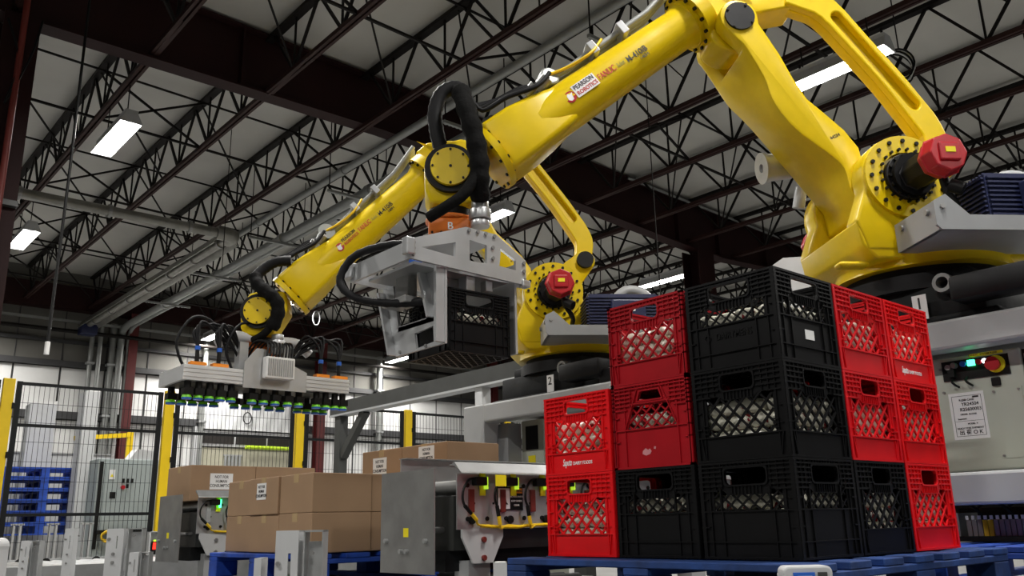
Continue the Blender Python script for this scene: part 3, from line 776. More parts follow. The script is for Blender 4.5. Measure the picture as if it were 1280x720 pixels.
# ================================================================== robots
ZT = .30     # base casting height under the slewing ring
EL = Vector((.863, 1.30)); J2 = Vector((.2, .39))
def robot(bx, by, wr, label, num, hose_kind):
    az = R(144.577)
    t = thing('palletizing_robot', label, 'robot', (bx, by, 1.09-ZT), az, 'yellow palletizing robots', world=False)
    d = Vector((math.cos(az), math.sin(az))); n = Vector((-d.y, d.x))
    if n.dot(Vector((bx, by))) > 0: n = -n     # never happens: +y of the robot faces the aisle
    def wl(dx, dy): return (dx*d.x+dy*d.y, dx*n.x+dy*n.y)
    P = lambda s, tt, h: Vector((s, tt, h+ZT))
    U, V, N = (1,0,0), (0,0,1), (0,1,0)
    O = (0, 0, ZT)
    def bolts(cs, ch, r, k, t0, t1, br, mbx, a0=0.):
        for i in range(k):
            a = a0+2*PI*i/k; mbx.cyl(P(cs+r*math.cos(a), t0, ch+r*math.sin(a)), P(cs+r*math.cos(a), t1, ch+r*math.sin(a)), br, 6, smooth=False)
    # pedestal, square to the room
    def wbox(mbx, x0, x1, y0, y1, z0, z1):
        q = [wl(x0, y0), wl(x1, y0), wl(x1, y1), wl(x0, y1)]
        mbx.hexa([(a, b, z0+ZT) for a, b in q]+[(a, b, z1+ZT) for a, b in q])
    mb = MB(); wbox(mb, -.36, .36, -.40, .40, -.30, -.12); wbox(mb, -.40, .40, -.46, .46, -.30, -.265); wbox(mb, -.30, .30, -.34, .34, -.12, -.05)
    ped = mb.build('pedestal', 'cast_black', t, bevel=.015)
    mb = MB(); wbox(mb, -.50, -.36, -.66, -.31, -.24, -.13); wbox(mb, -.46, -.3, -.9, -.62, -.30, -.20); mb.build('cable_box', 'robot_black', ped, bevel=.02)
    a = wl(-.41, -.255); b_ = wl(-.34, -.255); mb = MB(); mb.ring(P(a[0], a[1], -.13), P(b_[0], b_[1], -.13), .042, .026, 16); mb.build('lifting_eye', 'steel', ped)
    # number plate
    mb = MB(); wbox(mb, -.412, -.408, -.180, -.118, -.275, -.165); pz = mb.build('number_plate', 'paper', t)
    px, py = wl(-.4150, -.149)
    xa = wl(0, -1); text('digit', num, .072, (px, py, ZT-.206), (xa[0], xa[1], 0), (0,0,1), 'ink', pz)
    MB().cyl(P(0,0,-.125), P(0,0,-.055), .40, 40).cyl(P(0,0,-.055), P(0,0,-.015), .36, 40).build('slewing_ring', 'robot_black', t)
    # turret
    mb = MB()
    mb.cyl(P(0,0,-.015), P(0,0,.045), .40, 40)
    mb.plate([(.46, .20), (.44, .08), (.38, .02), (-.34, .02), (-.36, .10), (-.22, .20), (.1, .21)], O, U, V, N, -.31, .31)
    for s_ in (1, -1):
        ear = [(.46, .20), (.42, .30)]+arc(.2, .41, .205, -15, 195, 18)+[(-.06, .28), (-.22, .18), (-.22, .06), (.42, .06)]
        mb.plate(ear, O, U, V, (0, s_, 0), .205, .315)
    mb.box(.40, .54, .20, .27, ZT-.005, ZT+.02)
    tur = mb.build('turret', 'robot_yellow', t, bevel=.022, seg=3)
    mb = MB().ring(P(.2, .315, .41), P(.2, .335, .41), .20, .115, 36).build('bearing_cover', 'robot_yellow', tur); MB().ring(P(.2, -.335, .41), P(.2, -.315, .41), .20, .1, 36).build('bearing_cover', 'robot_yellow', tur); mb = MB()
    mb = MB(); bolts(.2, .41, .172, 16, .335, .345, .010, mb); bolts(.2, .41, .128, 20, .335, .352, .007, mb, .1); mb.build('bolt', 'black', tur)
    # joint motors on both ears
    for s_ in (1, -1):
        mo = MB(); T0 = .325*s_
        mo.cyl(P(.2, T0, .40), P(.2, .36*s_, .40), .112, 24); mo.cyl(P(.2, .36*s_, .40), P(.2, .40*s_, .395), .095, 20)
        mo.cyl(P(.2, .40*s_, .39), P(.2, .56*s_, .385), .074, 8, smooth=False)
        mm = mo.build('joint_motor', 'robot_black', t, bevel=.004, seg=1)
        MB().cyl(P(.2, .56*s_, .385), P(.2, .60*s_, .385), .088, 8, smooth=False).cyl(P(.2, .60*s_, .385), P(.2, .66*s_, .385), .092, 8, r1=.085, smooth=False).box(.155, .245, min(.66*s_, .672*s_), max(.66*s_, .672*s_), ZT+.345, ZT+.425).build('motor_cap', 'motor_red', mm, bevel=.006)
        if s_ > 0:
            MB().box(.178, .222, .672, .675, ZT+.378, ZT+.402).build('motor_tag', 'label_yellow', mm)
            MB().plate([(.165, .395), (.205, .395), (.185, .43)], (0, .5, ZT), U, V, N, -.09, -.08) 
        mb = MB(); bolts(.2, .40, .100, 14, .36*s_, .372*s_, .009, mb); mb.build('bolt', 'black', mm)
        c = MB().cyl(P(.17, .55*s_, .31), P(.16, .55*s_, .24), .02, 10).cyl(P(.16, .57*s_, .27), P(.12, .60*s_, .24), .03, 10)
        c.tube(smoothpath([P(.16, .55*s_, .25), P(.11, .52*s_, .18), P(.10, .42*s_, .15), P(.08, .36*s_, .12)]), .016, 8)
        c.build('motor_lead', 'black', mm)
    # lower arm (link between turret and elbow)
    sm_ = lambda c: [(q.x, q.y) for q in smoothpath([(a, b, 0) for a, b in c], 3)]
    fr = sm_([(.41, .40), (.425, .50), (.478, .563), (.610, .668), (.690, .76), (.742, .858), (.772, .979), (.85, 1.145)])      # edge on the aisle side
    fq = sm_([(.36, .41), (.43, .51), (.50, .609), (.60, .75), (.695, .880), (.755, .952), (.815, 1.020), (.885, 1.150)])      # edge on the other side
    bk = [(.765, 1.27), (.675, 1.10), (.62, .97), (.565, .865), (.48, .785), (.395, .70), (.335, .61), (.325, .53), (.26, .56)]
    top = arc(EL.x, EL.y, .098, -20, 185, 12)
    hub = [(.16, .56), (.08, .51), (.03, .42), (.05, .30), (.14, .22), (.26, .22), (.35, .29)]
    upp = fr[-1:]+[(.93, 1.23)]+top+bk[:2]; low = bk[1:]+hub+fr
    upq = fq[-1:]+upp[1:]; ful2 = upq+(bk[1:]+hub+fq)[1:-1]
    full = upp+low[1:-1]; nf = len(full); nu_ = len(upp)
    vs_ = [P(a, .2, h) for a, h in full]+[P(a, -.2, h) for a, h in ful2]+[P(a, .105, h) for a, h in upp]+[P(a, -.105, h) for a, h in upp]
    i0 = 2*nf; i1 = 2*nf+nu_
    fs_ = [tuple(range(nf)), tuple(range(2*nf-1, nf-1, -1)), tuple(range(i0+nu_-1, i0-1, -1)), tuple(range(i1, i1+nu_))]
    for i in range(nu_-1): fs_ += [(i, i+1, i0+i+1, i0+i), (nf+i, nf+i+1, i1+i+1, i1+i)]
    for i in range(nu_-1, nf):
        j = (i+1) % nf; q = [i, j]
        if j == 0: q += [i0, i1]
        q += [nf+j, nf+i]
        if i == nu_-1: q += [i1+nu_-1, i0+nu_-1]
        fs_.append(tuple(q))
    fs_.append((i0, i0+nu_-1, i1+nu_-1, i1))
    mb = MB().add(vs_, fs_)
    la = mb.build('lower_arm', 'robot_yellow', t, bevel=.0125, seg=2)
    mb = MB().cyl(P(EL.x, .2, EL.y), P(EL.x, .212, EL.y), .075, 28); cp = mb.build('pivot_cap', 'motor_navy' if 0 else 'robot_black', la)
    mb = MB(); bolts(EL.x, EL.y, .068, 4, .208, .218, .008, mb, .5); mb.build('bolt', 'black', cp)
    MB().cyl(P(.46, -.31, .735), P(.60, -.31, .715), .075, 24).ring(P(.60, -.31, .715), P(.615, -.31, .713), .085, .024, 24).box(.44, .50, -.31, -.19, ZT+.70, ZT+.76).build('balancer_drum', 'galvanised', la)
    text('stencil', '44234', .022, (.45, .2008, ZT+.665), (-.76, 0, -.65) if 0 else (.70, 0, .0) if 0 else (-.9, 0, .43), (.43, 0, .9), 'ink', la)
    # forearm frame
    W = Vector(wr); e1 = (W-EL).normalized(); e2 = Vector((-e1.y, e1.x))
    if e2.y < 0: e2 = -e2
    F = lambda a, tt, c: Vector((EL.x+e1.x*a+e2.x*c, tt, EL.y+e1.y*a+e2.y*c+ZT))
    L2 = (W-EL).length
    # elbow casting between the cheeks with rear lever
    Of = (EL.x, 0, EL.y+ZT); Uf = (e1.x, 0, e1.y); Vf = (e2.x, 0, e2.y)
    mb = MB()
    mb.plate(arc(0, 0, .13, 150, 360, 14)+[(.10, .06), (.09, .33), (-.02, .34), (-.16, .26), (-.35, .105), (-.42, .06), (-.43, -.01), (-.38, -.05), (-.28, -.02), (-.135, .02)], Of, Uf, Vf, N, -.098, .098, [[(-.17, .08), (-.09, .08), (-.09, .16), (-.17, .15)]])
    eb = mb.build('elbow', 'robot_yellow', t, bevel=.02, seg=3)
    ax0, ax1 = (.085, .172), (1.30, .012)
    dv = Vector((ax1[0]-ax0[0], ax1[1]-ax0[1])).normalized()
    FA = lambda q, tt=0., c=0.: F(ax0[0]+dv.x*q-dv.y*c, tt, ax0[1]+dv.y*q+dv.x*c)
    mb = MB().cyl(FA(-.02), FA(.05), .165, 32).cyl(FA(.05), FA(.075), .128, 32)
    mb.build('elbow_flange', 'robot_yellow', eb)
    mb = MB()
    for i in range(14):
        a = 2*PI*i/14; r = .145; q = Vector((0, math.cos(a)*r, math.sin(a)*r))
        mb.cyl(FA(.045, q.y, q.z), FA(.064, q.y, q.z), .010, 6)
    mb.build('bolt', 'black', eb)
    fa = MB().tube([FA(.06), FA(.12), FA(.3), FA(.9), FA(1.05)], [.125, .108, .112, .122, .125], 32).build('forearm', 'robot_yellow', t)
    # square loft at the wrist end
    def sq(q, hw, hh, c0=0.): return [FA(q, -hw, -hh+c0), FA(q, hw, -hh+c0), FA(q, hw, hh+c0), FA(q, -hw, hh+c0)]
    mb = MB(); secs = [sq(.86, .085, .10), sq(1.02, .12, .122), sq(1.15, .135, .135), sq(1.32, .125, .14)]
    pts = [p for s_ in secs for p in s_]
    mb.add(pts, [(i*4+k, i*4+(k+1) % 4, (i+1)*4+(k+1) % 4, (i+1)*4+k) for i in range(3) for k in range(4)]+[(3,2,1,0), (12,13,14,15)])
    mb.build('forearm_head', 'robot_yellow', fa, bevel=.03, seg=3)
    mb = MB().cyl(FA(1.31), FA(1.345), .165, 32).build('wrist_flange', 'robot_yellow', fa)
    mb = MB()
    for i in range(12):
        a = 2*PI*i/12; mb.cyl(FA(1.30, .15*math.cos(a), .15*math.sin(a)), FA(1.353, .15*math.cos(a), .15*math.sin(a)), .009, 6)
    mb.build('bolt', 'black', fa)
    # lettering on the near side of the forearm
    xa = (-dv.x*e1.x-dv.y*e2.x, 0, -dv.x*e1.y-dv.y*e2.y); yv = Vector((0,1,0)).cross(Vector(xa))*1.0
    ya = tuple(Vector((0,1,0)).cross(Vector(xa)))
    if ya[2] < 0: ya = tuple(-x for x in ya)
    r_ = .1195
    mb = MB(); mb.obox(FA(.768, r_+.001, .0), Vector(xa)*.068, Vector((0, .0006, 0)), Vector(ya)*.034)
    if hose_kind == 0: mb.build('sticker', 'paper', fa)
    MB().cyl(FA(.866, r_-.004, -.007), FA(.866, r_+.001, -.007), .030, 24).build('round_emblem', 'motor_red', fa)
    MB().plate([(-.018, -.01), (-.006, -.022), (.008, -.018), (.012, .004), (.02, .016), (.002, .012), (-.006, .02), (-.016, .01)], FA(.866, r_, -.007), xa, ya, N, .001, .0025).build('emblem_figure', 'paper', fa)
    text('lettering', 'PEARSON', .034, FA(.768, r_+.0025, .016), xa, ya, 'ink', fa, width=.118)
    text('lettering', 'ROBOTICS', .030, FA(.766, r_+.0025, -.016), xa, ya, 'ink_red', fa, width=.122)
    text('lettering', 'FANUC', .046, FA(.636, r_-.0015, -.008), xa, ya, 'ink_red', fa, width=.105)
    text('lettering', 'Robot', .032, FA(.547, r_-.0035, -.010), xa, ya, 'ink_grey', fa, width=.044)
    text('lettering', 'M-410iB', .046, FA(.447, r_-.005, -.014), xa, ya, 'ink', fa, width=.126)
    text('lettering', '140H', .024, FA(.420, r_-.007, -.045), xa, ya, 'ink', fa, width=.05)
    # cable dress along the top of the forearm
    mb = MB()
    for k, tt in enumerate((.03, -.02, -.07)): mb.tube([FA(-.05, tt, .22), FA(.2, tt, .165), FA(.75, tt, .15), FA(.86, tt, .16)], .017, 8)
    mb.build('cable_conduit', 'pipe_grey', fa)
    for q in (.385, .58): MB().obox(FA(q, -.01, .155), Vector(xa)*.02, (0, .09, 0), Vector(ya)*.035).build('conduit_clamp', 'aluminium', fa, bevel=.004)
    MB().tube(smoothpath([FA(.5, .04, .175), FA(.62, .09, .13), FA(.74, .06, .145), FA(.84, .05, .17)]), .008, 6).build('cable', 'cable_yellow', fa)
    MB().cyl(FA(.84, .05, .165), FA(.87, -.04, .165), .050, 24).build('cable_drum', 'pipe_grey', fa, bevel=.01)
    MB().cyl(FA(.88, .09, .15), FA(.94, .06, .14), .030, 12).cyl(FA(.95, .08, .16), FA(1.01, .05, .15), .024, 12).build('cable_gland', 'steel', fa)
    for k in range(4):
        c = smoothpath([FA(.86, .10-.05*k, .16), FA(.97, .13-.05*k, .13+.03*k), FA(1.12, .12-.05*k, .17+.025*k), FA(1.25, .10-.04*k, .19+.035*k), P(*( (W.x-.09, .11-.02*k, W.y+.39) if hose_kind == 0 else (W.x-.12, .12-.02*k, W.y+.36) ))])
        MB().tube(c, .012, 6).build('cable', 'hose_black', fa)
    # parallel link behind
    sh = (0, 0) if hose_kind == 0 else (.05, .115)
    cl = [(a+sh[0], b+sh[1]) for a, b in [(.56, 1.50), (.46, 1.475), (.35, 1.42), (.22, 1.25), (.07, 1.045), (-.03, .89), (-.09, .79), (-.12, .70), (-.095, .55)]]
    pin = Vector(cl[-1])
    hw_ = [.055, .065, .066, .062, .062, .064, .064, .06, .055]
    L_, R__ = [], []
    for i, (s_, h_) in enumerate(cl):
        a = Vector(cl[max(0, i-1)]); b = Vector(cl[min(len(cl)-1, i+1)]); tn = (b-a).normalized(); nn = Vector((-tn.y, tn.x))
        L_.append((s_+nn.x*hw_[i], h_+nn.y*hw_[i])); R__.append((s_-nn.x*hw_[i], h_-nn.y*hw_[i]))
    Ls = [(q.x, q.y) for q in smoothpath([(a, b, 0) for a, b in L_], 3)]; Rs = [(q.x, q.y) for q in smoothpath([(a, b, 0) for a, b in R__], 3)]
    pk = MB().plate(Ls+Rs[::-1], O, U, V, N, .0, .075).build('parallel_link', 'robot_yellow', t, bevel=.013, seg=3)
    A_ = Vector(cl[2]); B_ = Vector(cl[5]); tn = (B_-A_).normalized(); nn = Vector((-tn.y, tn.x)); A_ = A_+tn*.06; B_ = B_+tn*.0
    mid = (Vector(cl[3])+Vector(cl[4]))/2; off_ = (mid-(A_+B_)/2).dot(nn)
    an = math.degrees(math.atan2(tn.y, tn.x)); A_ = A_+nn*off_*.8; B_ = B_+nn*off_*.8
    slot = arc(A_.x, A_.y, .030, an+90, an+270, 8)+arc(B_.x, B_.y, .030, an-90, an+90, 8)
    MB().plate(Ls+Rs[::-1], O, U, V, N, .07, .115, [slot]).build('link_face', 'robot_yellow', pk, bevel=.008)
    hb = Vector((.2, .41)); dd = (hb-pin).normalized(); a_ = math.degrees(math.atan2(dd.y, dd.x)); nn = Vector((-dd.y, dd.x))
    q1 = hb-nn*.13; q2 = hb+nn*.13
    mb = MB(); mb.plate(arc(pin.x, pin.y, .075, a_+95, a_+265, 10)+[tuple(q1), tuple(q2)], O, U, V, N, .13, .20)
    ck = mb.build('crank', 'robot_yellow', t, bevel=.015)
    MB().cyl(P(pin.x, .20, pin.y), P(pin.x, .235, pin.y), .058, 24).build('crank_cap', 'robot_black', ck)
    MB().cyl(P(pin.x, .0, pin.y), P(pin.x, .2, pin.y), .045, 20).build('crank_pin', 'robot_black', ck)
    # rear tray with drive motor
    mb = MB(); mb.box(-.62, .29, .34, .66, ZT+.035, ZT+.048)
    mb.plate([(.29, .035), (.31, .055), (.31, .16), (.255, .19), (.16, .10), (-.62, .10), (-.62, .035)], O, U, V, N, .655, .668)
    mb.box(.28, .30, .34, .66, ZT+.035, ZT+.165)
    tr = mb.build('motor_tray', 'bracket_grey', t)
    mb = MB(); bolts(.30-.025, .135, .0, 1, .668, .676, .012, mb); 
    for dy in (.40, .60): mb.cyl(P(.30, dy, .13), P(.312, dy, .13), .014, 8)
    mb.build('bolt', 'steel', tr)
    mb = MB().box(-.44, .02, .36, .60, ZT+.07, ZT+.31)
    for k in range(11):
        zz = ZT+.08+k*.021; mb.box(-.43, .015, .60, .613, zz, zz+.008); mb.box(.02, .033, .365, .595, zz, zz+.008)
    for k in range(10): mb.box(-.43, .015, .37+k*.023, .378+k*.023, ZT+.31, ZT+.322)
    md = mb.build('drive_motor', 'motor_navy', t)
    MB().box(-.34, -.12, .61, .66, ZT+.14, ZT+.27).build('terminal_box', 'motor_navy', md, bevel=.01)
    MB().box(-.27, -.2, .66, .662, ZT+.19, ZT+.225).build('motor_tag', 'paper', md)
    MB().tube(smoothpath([P(-.2, .30, .33), P(-.3, .30, .42), P(-.42, .3, .40), P(-.5, .3, .3)]), .035, 10).build('conduit', 'grey_paint', md)
    MB().tube(smoothpath([P(.12, -.33, .54), P(.25, -.30, .68), P(.38, -.30, .66), P(.42, -.34, .50)]), .032, 10).build('base_hose', 'galvanised', t)
    # wrist
    Pw = lambda s_, tt, h_: P(W.x+s_, tt, W.y+h_)
    Ow = (W.x, 0, W.y+ZT)
    mb = MB()
    mb.plate([(-.16, -.03), (-.19, .02), (-.17, .14), (-.05, .16), (.07, .13), (.12, .02), (.115, -.10), (.09, -.165), (-.10, -.165), (-.12, -.1)], Ow, U, V, N, -.12, .12)
    wb = mb.build('wrist', 'robot_yellow', t, bevel=.02, seg=3)
    MB().cyl(Pw(0, .10, 0), Pw(0, .145, 0), .118, 32).build('wrist_gasket', 'robot_black', wb)
    wd = MB().cyl(Pw(0, .145, 0), Pw(0, .165, 0), .092, 32).build('wrist_cover', 'robot_yellow', wb)
    mb = MB(); bolts(W.x, W.y, .082, 8, .162, .171, .006, mb); bolts(W.x, W.y, 0, 1, .162, .169, .007, mb); mb.build('bolt', 'black', wd)
    MB().cyl(Pw(0, 0, -.165), Pw(0, 0, -.205), .10, 28).build('wrist_collar', 'robot_black', wb)
    of = MB().cyl(Pw(0, 0, -.205), Pw(0, 0, -.225), .115, 28).box(W.x-.10, W.x+.10, -.10, .10, ZT+W.y-.315, ZT+W.y-.225).build('tool_flange', 'flange_orange', t, bevel=.008)
    text('letter', 'B', .05, Pw(-.0, .1012, -.27), (-1,0,0), (0,0,1), 'ink_white', of)
    mb = MB()
    for k in range(5): mb.cyl(Pw(-.085+k*.042, .1, -.3), Pw(-.085+k*.042, .106, -.3), .006, 6)
    mb.build('bolt', 'black', of)
    cn = MB().cyl(Pw(-.135, .13, -.16), Pw(-.135, .13, -.20), .04, 16).cyl(Pw(-.135, .13, -.20), Pw(-.135, .13, -.25), .052, 16).cyl(Pw(-.135, .13, -.255), Pw(-.135, .13, -.285), .044, 16)
    cn.build('hose_connector', 'aluminium', t, bevel=.004)
    if hose_kind == 0:
        hp = smoothpath([Pw(.035, .10, .08), Pw(.062, .10, .198), Pw(.07, .10, .30), Pw(.04, .10, .394), Pw(-.022, .10, .43), Pw(-.075, .12, .39)], 6)
        sl = smoothpath([Pw(-.05, .15, .385), Pw(-.075, .22, .25), Pw(-.107, .23, .125), Pw(-.128, .22, .007), Pw(-.13, .20, -.09), Pw(-.135, .15, -.16)], 5)
        s2 = smoothpath([Pw(-.125, .22, -.05), Pw(-.06, .23, -.16), Pw(.02, .22, -.22), Pw(.10, .18, -.26)], 5)
    else:
        hp = smoothpath([Pw(-.20, .12, .36), Pw(-.10, .12, .35), Pw(-.02, .12, .30), Pw(.03, .14, .24)], 6)
        sl = smoothpath([Pw(.03, .14, .24), Pw(.0, .18, .17), Pw(-.07, .21, .11), Pw(-.13, .21, .05), Pw(-.14, .20, -.04), Pw(-.10, .18, -.13)], 5)
        s2 = smoothpath([Pw(-.13, .18, -.05), Pw(-.08, .19, -.14), Pw(-.03, .17, -.18), Pw(.02, .14, -.2)], 5)
    MB().tube(hp, [.034+.003*(i % 2) for i in range(len(hp))], 12).build('corrugated_hose', 'hose_black', t)
    MB().tube(sl, [.045+.004*math.sin(i*1.7) for i in range(len(sl))], 12).tube(s2, .026, 10).build('hose_sleeve', 'sleeve_black', t)
    return t
robot(4.168, 1.746, (2.289, .495), 'big yellow robot on platform plate 1, arm raised over the crate stack', '1', 0)
robot(4.252, 4.194, (2.172, .315), 'yellow robot on platform plate 2, behind, carrying the suction gripper', '2', 1)

# ================================================================== crate gripper
t = thing('crate_gripper', 'silver aluminium crate gripper hanging from the first robot', 'gripper', (2.29, 3.07, 1.06))
gx0, gx1, gy0, gy1 = 1.93, 2.575, 2.85, 3.33
outl = [(gx0, 1.07), (gx0, 1.155), (2.225, 1.268), (2.40, 1.268), (gx1, 1.176), (gx1, 1.058), (2.51, 1.058)]
hol = [[(1.985, 1.128), (2.165, 1.118), (2.168, 1.185)], [(2.245, 1.115), (2.342, 1.12), (2.342, 1.205), (2.245, 1.212)], [(2.415, 1.122), (2.513, 1.118), (2.513, 1.165), (2.425, 1.205)]]
for y in (gy0, gy1-.014):
    s = MB().plate(outl, (0, y, 0), (1,0,0), (0,0,1), (0,1,0), 0, .014, hol).build('side_plate', 'milled_aluminium', t)
    b = MB()
    for x, z in ((2.24, 1.255), (2.29, 1.258), (2.335, 1.258), (2.385, 1.255), (2.375, 1.20), (2.375, 1.15), (1.945, 1.14), (1.945, 1.115), (1.945, 1.09), (2.56, 1.16), (2.56, 1.12), (2.56, 1.08)):
        b.cyl((x, y-.008, z), (x, y, z), .009, 8)
    b.build('bolt', 'steel', s)
MB().box(gx0, gx0+.014, gy0+.014, gy1-.014, 1.07, 1.15).build('end_plate', 'milled_aluminium', t)
MB().box(gx1-.014, gx1, gy0+.014, gy1-.014, 1.06, 1.17).build('end_plate', 'milled_aluminium', t)
MB().box(2.20, 2.42, gy0+.014, gy1-.014, 1.235, 1.262).build('top_plate', 'milled_aluminium', t)
MB().box(1.99, 2.52, gy0+.06, gy1-.06, 1.07, 1.082).build('base_plate', 'aluminium', t)
for y in (gy0-.012, gy1-.03):
    MB().box(gx0-.025, gx0+.02, y, y+.04, 1.085, 1.16).build('corner_block', 'aluminium', t, bevel=.006)
    MB().box(gx1-.03, gx1+.018, y, y+.04, 1.045, 1.08).build('corner_block', 'aluminium', t, bevel=.006)
# clamp frame on the aisle side
cx = 2.132
lg = [(2.865, 1.06), (2.865, .735), (3.24, .735), (3.335, 1.02), (3.335, 1.045), (3.30, 1.045), (3.21, .87), (3.19, .845), (2.955, .845), (2.945, 1.06)]
MB().plate([(2.865, 1.085), (2.865, .735), (3.24, .735), (3.35, 1.04), (3.35, 1.085), (3.27, 1.085), (3.215, .865), (3.0, .865), (3.03, 1.085)], (cx, 0, 0), (0,1,0), (0,0,1), (1,0,0), -.012, 0, [[(2.945, .755), (3.075, .745), (3.09, .815), (2.95, .825)]]).build('clamp_plate', 'milled_aluminium', t)
MB().plate([(2.868, 1.07), (2.868, .74), (2.885, .74), (2.885, 1.07)], (cx, 0, 0), (0,1,0), (0,0,1), (1,0,0), -.055, -.012).build('clamp_rib', 'milled_aluminium', t)
MB().plate([(3.0, 1.07), (2.935, .86), (2.95, .86), (3.02, 1.07)], (cx, 0, 0), (0,1,0), (0,0,1), (1,0,0), -.05, -.012).build('clamp_rib', 'milled_aluminium', t)
MB().plate([(3.335, 1.05), (3.235, .74), (3.25, .74), (3.35, 1.05)], (cx, 0, 0), (0,1,0), (0,0,1), (1,0,0), -.05, -.012).build('clamp_rib', 'milled_aluminium', t)
MB().box(cx-.012, cx, 2.90, 3.22, .845, .87).build('cross_bar', 'aluminium', t)
MB().box(cx-.11, cx-.012, 3.02, 3.20, .935, .965).box(cx-.07, cx-.02, 3.06, 3.16, .965, 1.08).build('air_cylinder', 'steel', t, bevel=.004)
b = MB()
for y, z in ((2.89, .76), (3.0, .745), (3.2, .75), (2.9, 1.04), (3.1, .94), (3.16, .93)): b.cyl((cx-.02, y, z), (cx-.012, y, z), .008, 8)
b.build('bolt', 'steel', t)
cr = 2.528
MB().plate([(2.88, 1.08), (2.88, .735), (3.24, .735), (3.30, 1.08)], (cr, 0, 0), (0,1,0), (0,0,1), (1,0,0), 0, .012, [[(2.95, .8), (3.15, .8), (3.15, .98), (2.95, .98)]]).build('clamp_plate', 'milled_aluminium', t)
for q in ((2.28, 2.33, 2.92, 2.98, 1.0, 1.07), (2.40, 2.44, 2.93, 2.97, 1.02, 1.07), (2.2, 2.3, 3.0, 3.16, 1.0, 1.07)): MB().box(*q).build('sensor_block', 'aluminium', t, bevel=.004)
MB().box(2.06, 2.1, 2.99, 3.05, 1.12, 1.15).build('valve_light', 'suction_blue', t)
hp = smoothpath([(2.05, 2.98, 1.185), (1.98, 3.1, 1.20), (1.90, 3.25, 1.17), (1.86, 3.30, 1.06), (1.90, 3.24, .98), (1.98, 3.14, .945), (2.06, 3.04, .935), (2.10, 2.98, .94)], 6)
MB().tube(hp, [.0165+.0025*(i % 2) for i in range(len(hp))], 10).build('corrugated_hose', 'hose_black', t)
make_crate(2.163+.169, 2.884+.162, .712, 'BBBB', K_, 'black milk crate held up in the silver gripper', B2, R(-3.0), 'white milk pouch, %s layer, %s side of the crate held by the gripper', 'xy', group='milk crate in the gripper')

# ================================================================== suction gripper
t = thing('suction_gripper', 'wide aluminium suction gripper with green cups on the second robot', 'gripper', (2.47, 5.45, .78))
sx0, sx1, sy0, sy1, sz = 1.90, 3.05, 5.24, 5.66, .89
for y in (sy0, sy1-.045):
    for (a, b) in ((sx0, 2.30), (2.68, sx1)):
        mb = MB().box(a, b, y, y+.045, sz, sz+.095)
        for zz in (.02, .047, .072): mb.box(a-.001, b+.001, y-.004, y, sz+zz, sz+zz+.012)
        mb.build('rail', 'rail_silver', t)
    mb = MB().box(2.3, 2.68, y+.002, y+.043, sz+.0, sz+.09).build('rail', 'rail_silver', t)
for x in (sx0, sx1-.04): MB().box(x, x+.04, sy0+.046, sy1-.046, sz, sz+.09).build('cross_rail', 'rail_silver', t)
for x in (2.2, 2.72): MB().box(x, x+.04, sy0+.046, sy1-.046, sz+.01, sz+.08).build('cross_rail', 'galvanised', t)
MB().box(sx0+.02, sx1-.02, sy0+.06, sy1-.06, sz-.006, sz+.004).build('mount_plate', 'dark_steel', t)
MB().plate([(2.28, sz-.02), (2.72, sz-.02), (2.72, sz+.11), (2.62, sz+.15), (2.50, sz+.15), (2.42, sz+.24), (2.36, sz+.24), (2.28, sz+.14)], (0, sy0-.012, 0), (1,0,0), (0,0,1), (0,1,0), 0, .01).build('valve_bracket', 'milled_aluminium', t)
v = MB().box(2.40, 2.60, sy0-.075, sy0-.014, sz+.045, sz+.185).build('valve_manifold', 'white_plastic', t, bevel=.006)
mb = MB()
for k in range(12):
    mb.box(2.413+k*.015, 2.421+k*.015, sy0-.081, sy0-.074, sz+.06, sz+.17)
mb.build('valve', 'galvanised', v)
for k in range(9):
    x = 2.41+k*.022
    MB().tube(smoothpath([(x, sy0-.05, sz+.18), (x+.01, sy0-.03, sz+.28), (x-.03+.004*k, sy0+.08, sz+.30), (x-.06, sy0+.16, sz+.2)]), .007, 6).build('air_line', 'black', v)
for x0_, x1_ in ((2.17, 2.40), (2.62, 2.84)):
    s_ = 1 if x0_ > 2.5 else -1; m_ = (x0_+x1_)/2
    MB().tube(smoothpath([(2.5+.04*s_, 5.42, sz+.33), (2.5+.14*s_, 5.42, sz+.345), (2.5+.24*s_, 5.42, sz+.34), (2.5+.33*s_, 5.42, sz+.28)]), .035, 12).build('vacuum_hose', 'grey_light', t)
MB().cyl((2.46, 5.44, sz+.10), (2.46, 5.44, sz+.195), .08, 20).build('mast', 'aluminium', t)
MB().box(2.36, 2.58, 5.36, 5.54, sz+.08, sz+.12).build('mast_plate', 'aluminium', t)
for q in (2.30, 2.60): MB().box(q, q+.06, 5.36, 5.44, sz+.12, sz+.30).build('hose_stub', 'galvanised', t)
MB().box(2.50, 2.60, 5.38, 5.42, sz+.26, sz+.34).build('orange_valve', 'orange', t)
k_ = 0
for gxs in ((1.95, 2.02, 2.09, 2.16, 2.23), (2.37, 2.45, 2.53, 2.62, 2.70), (2.83, 2.90, 2.97, 3.03)):
    for x in gxs:
        for y in (sy0+.05, sy1-.1):
            c = MB().cyl((x, y, sz-.045), (x, y, sz+.0), .022, 10).box(x-.028, x+.028, y-.03, y+.03, sz-.085, sz-.045).build('cup_holder', 'black', t)
            mb = MB().cyl((x, y, sz-.103), (x, y, sz-.085), .032, 14, r1=.026).build('suction_cup', 'suction_green', c)
            MB().cyl((x, y, sz-.113), (x, y, sz-.103), .030, 14).build('cup_lip', 'suction_blue', c)
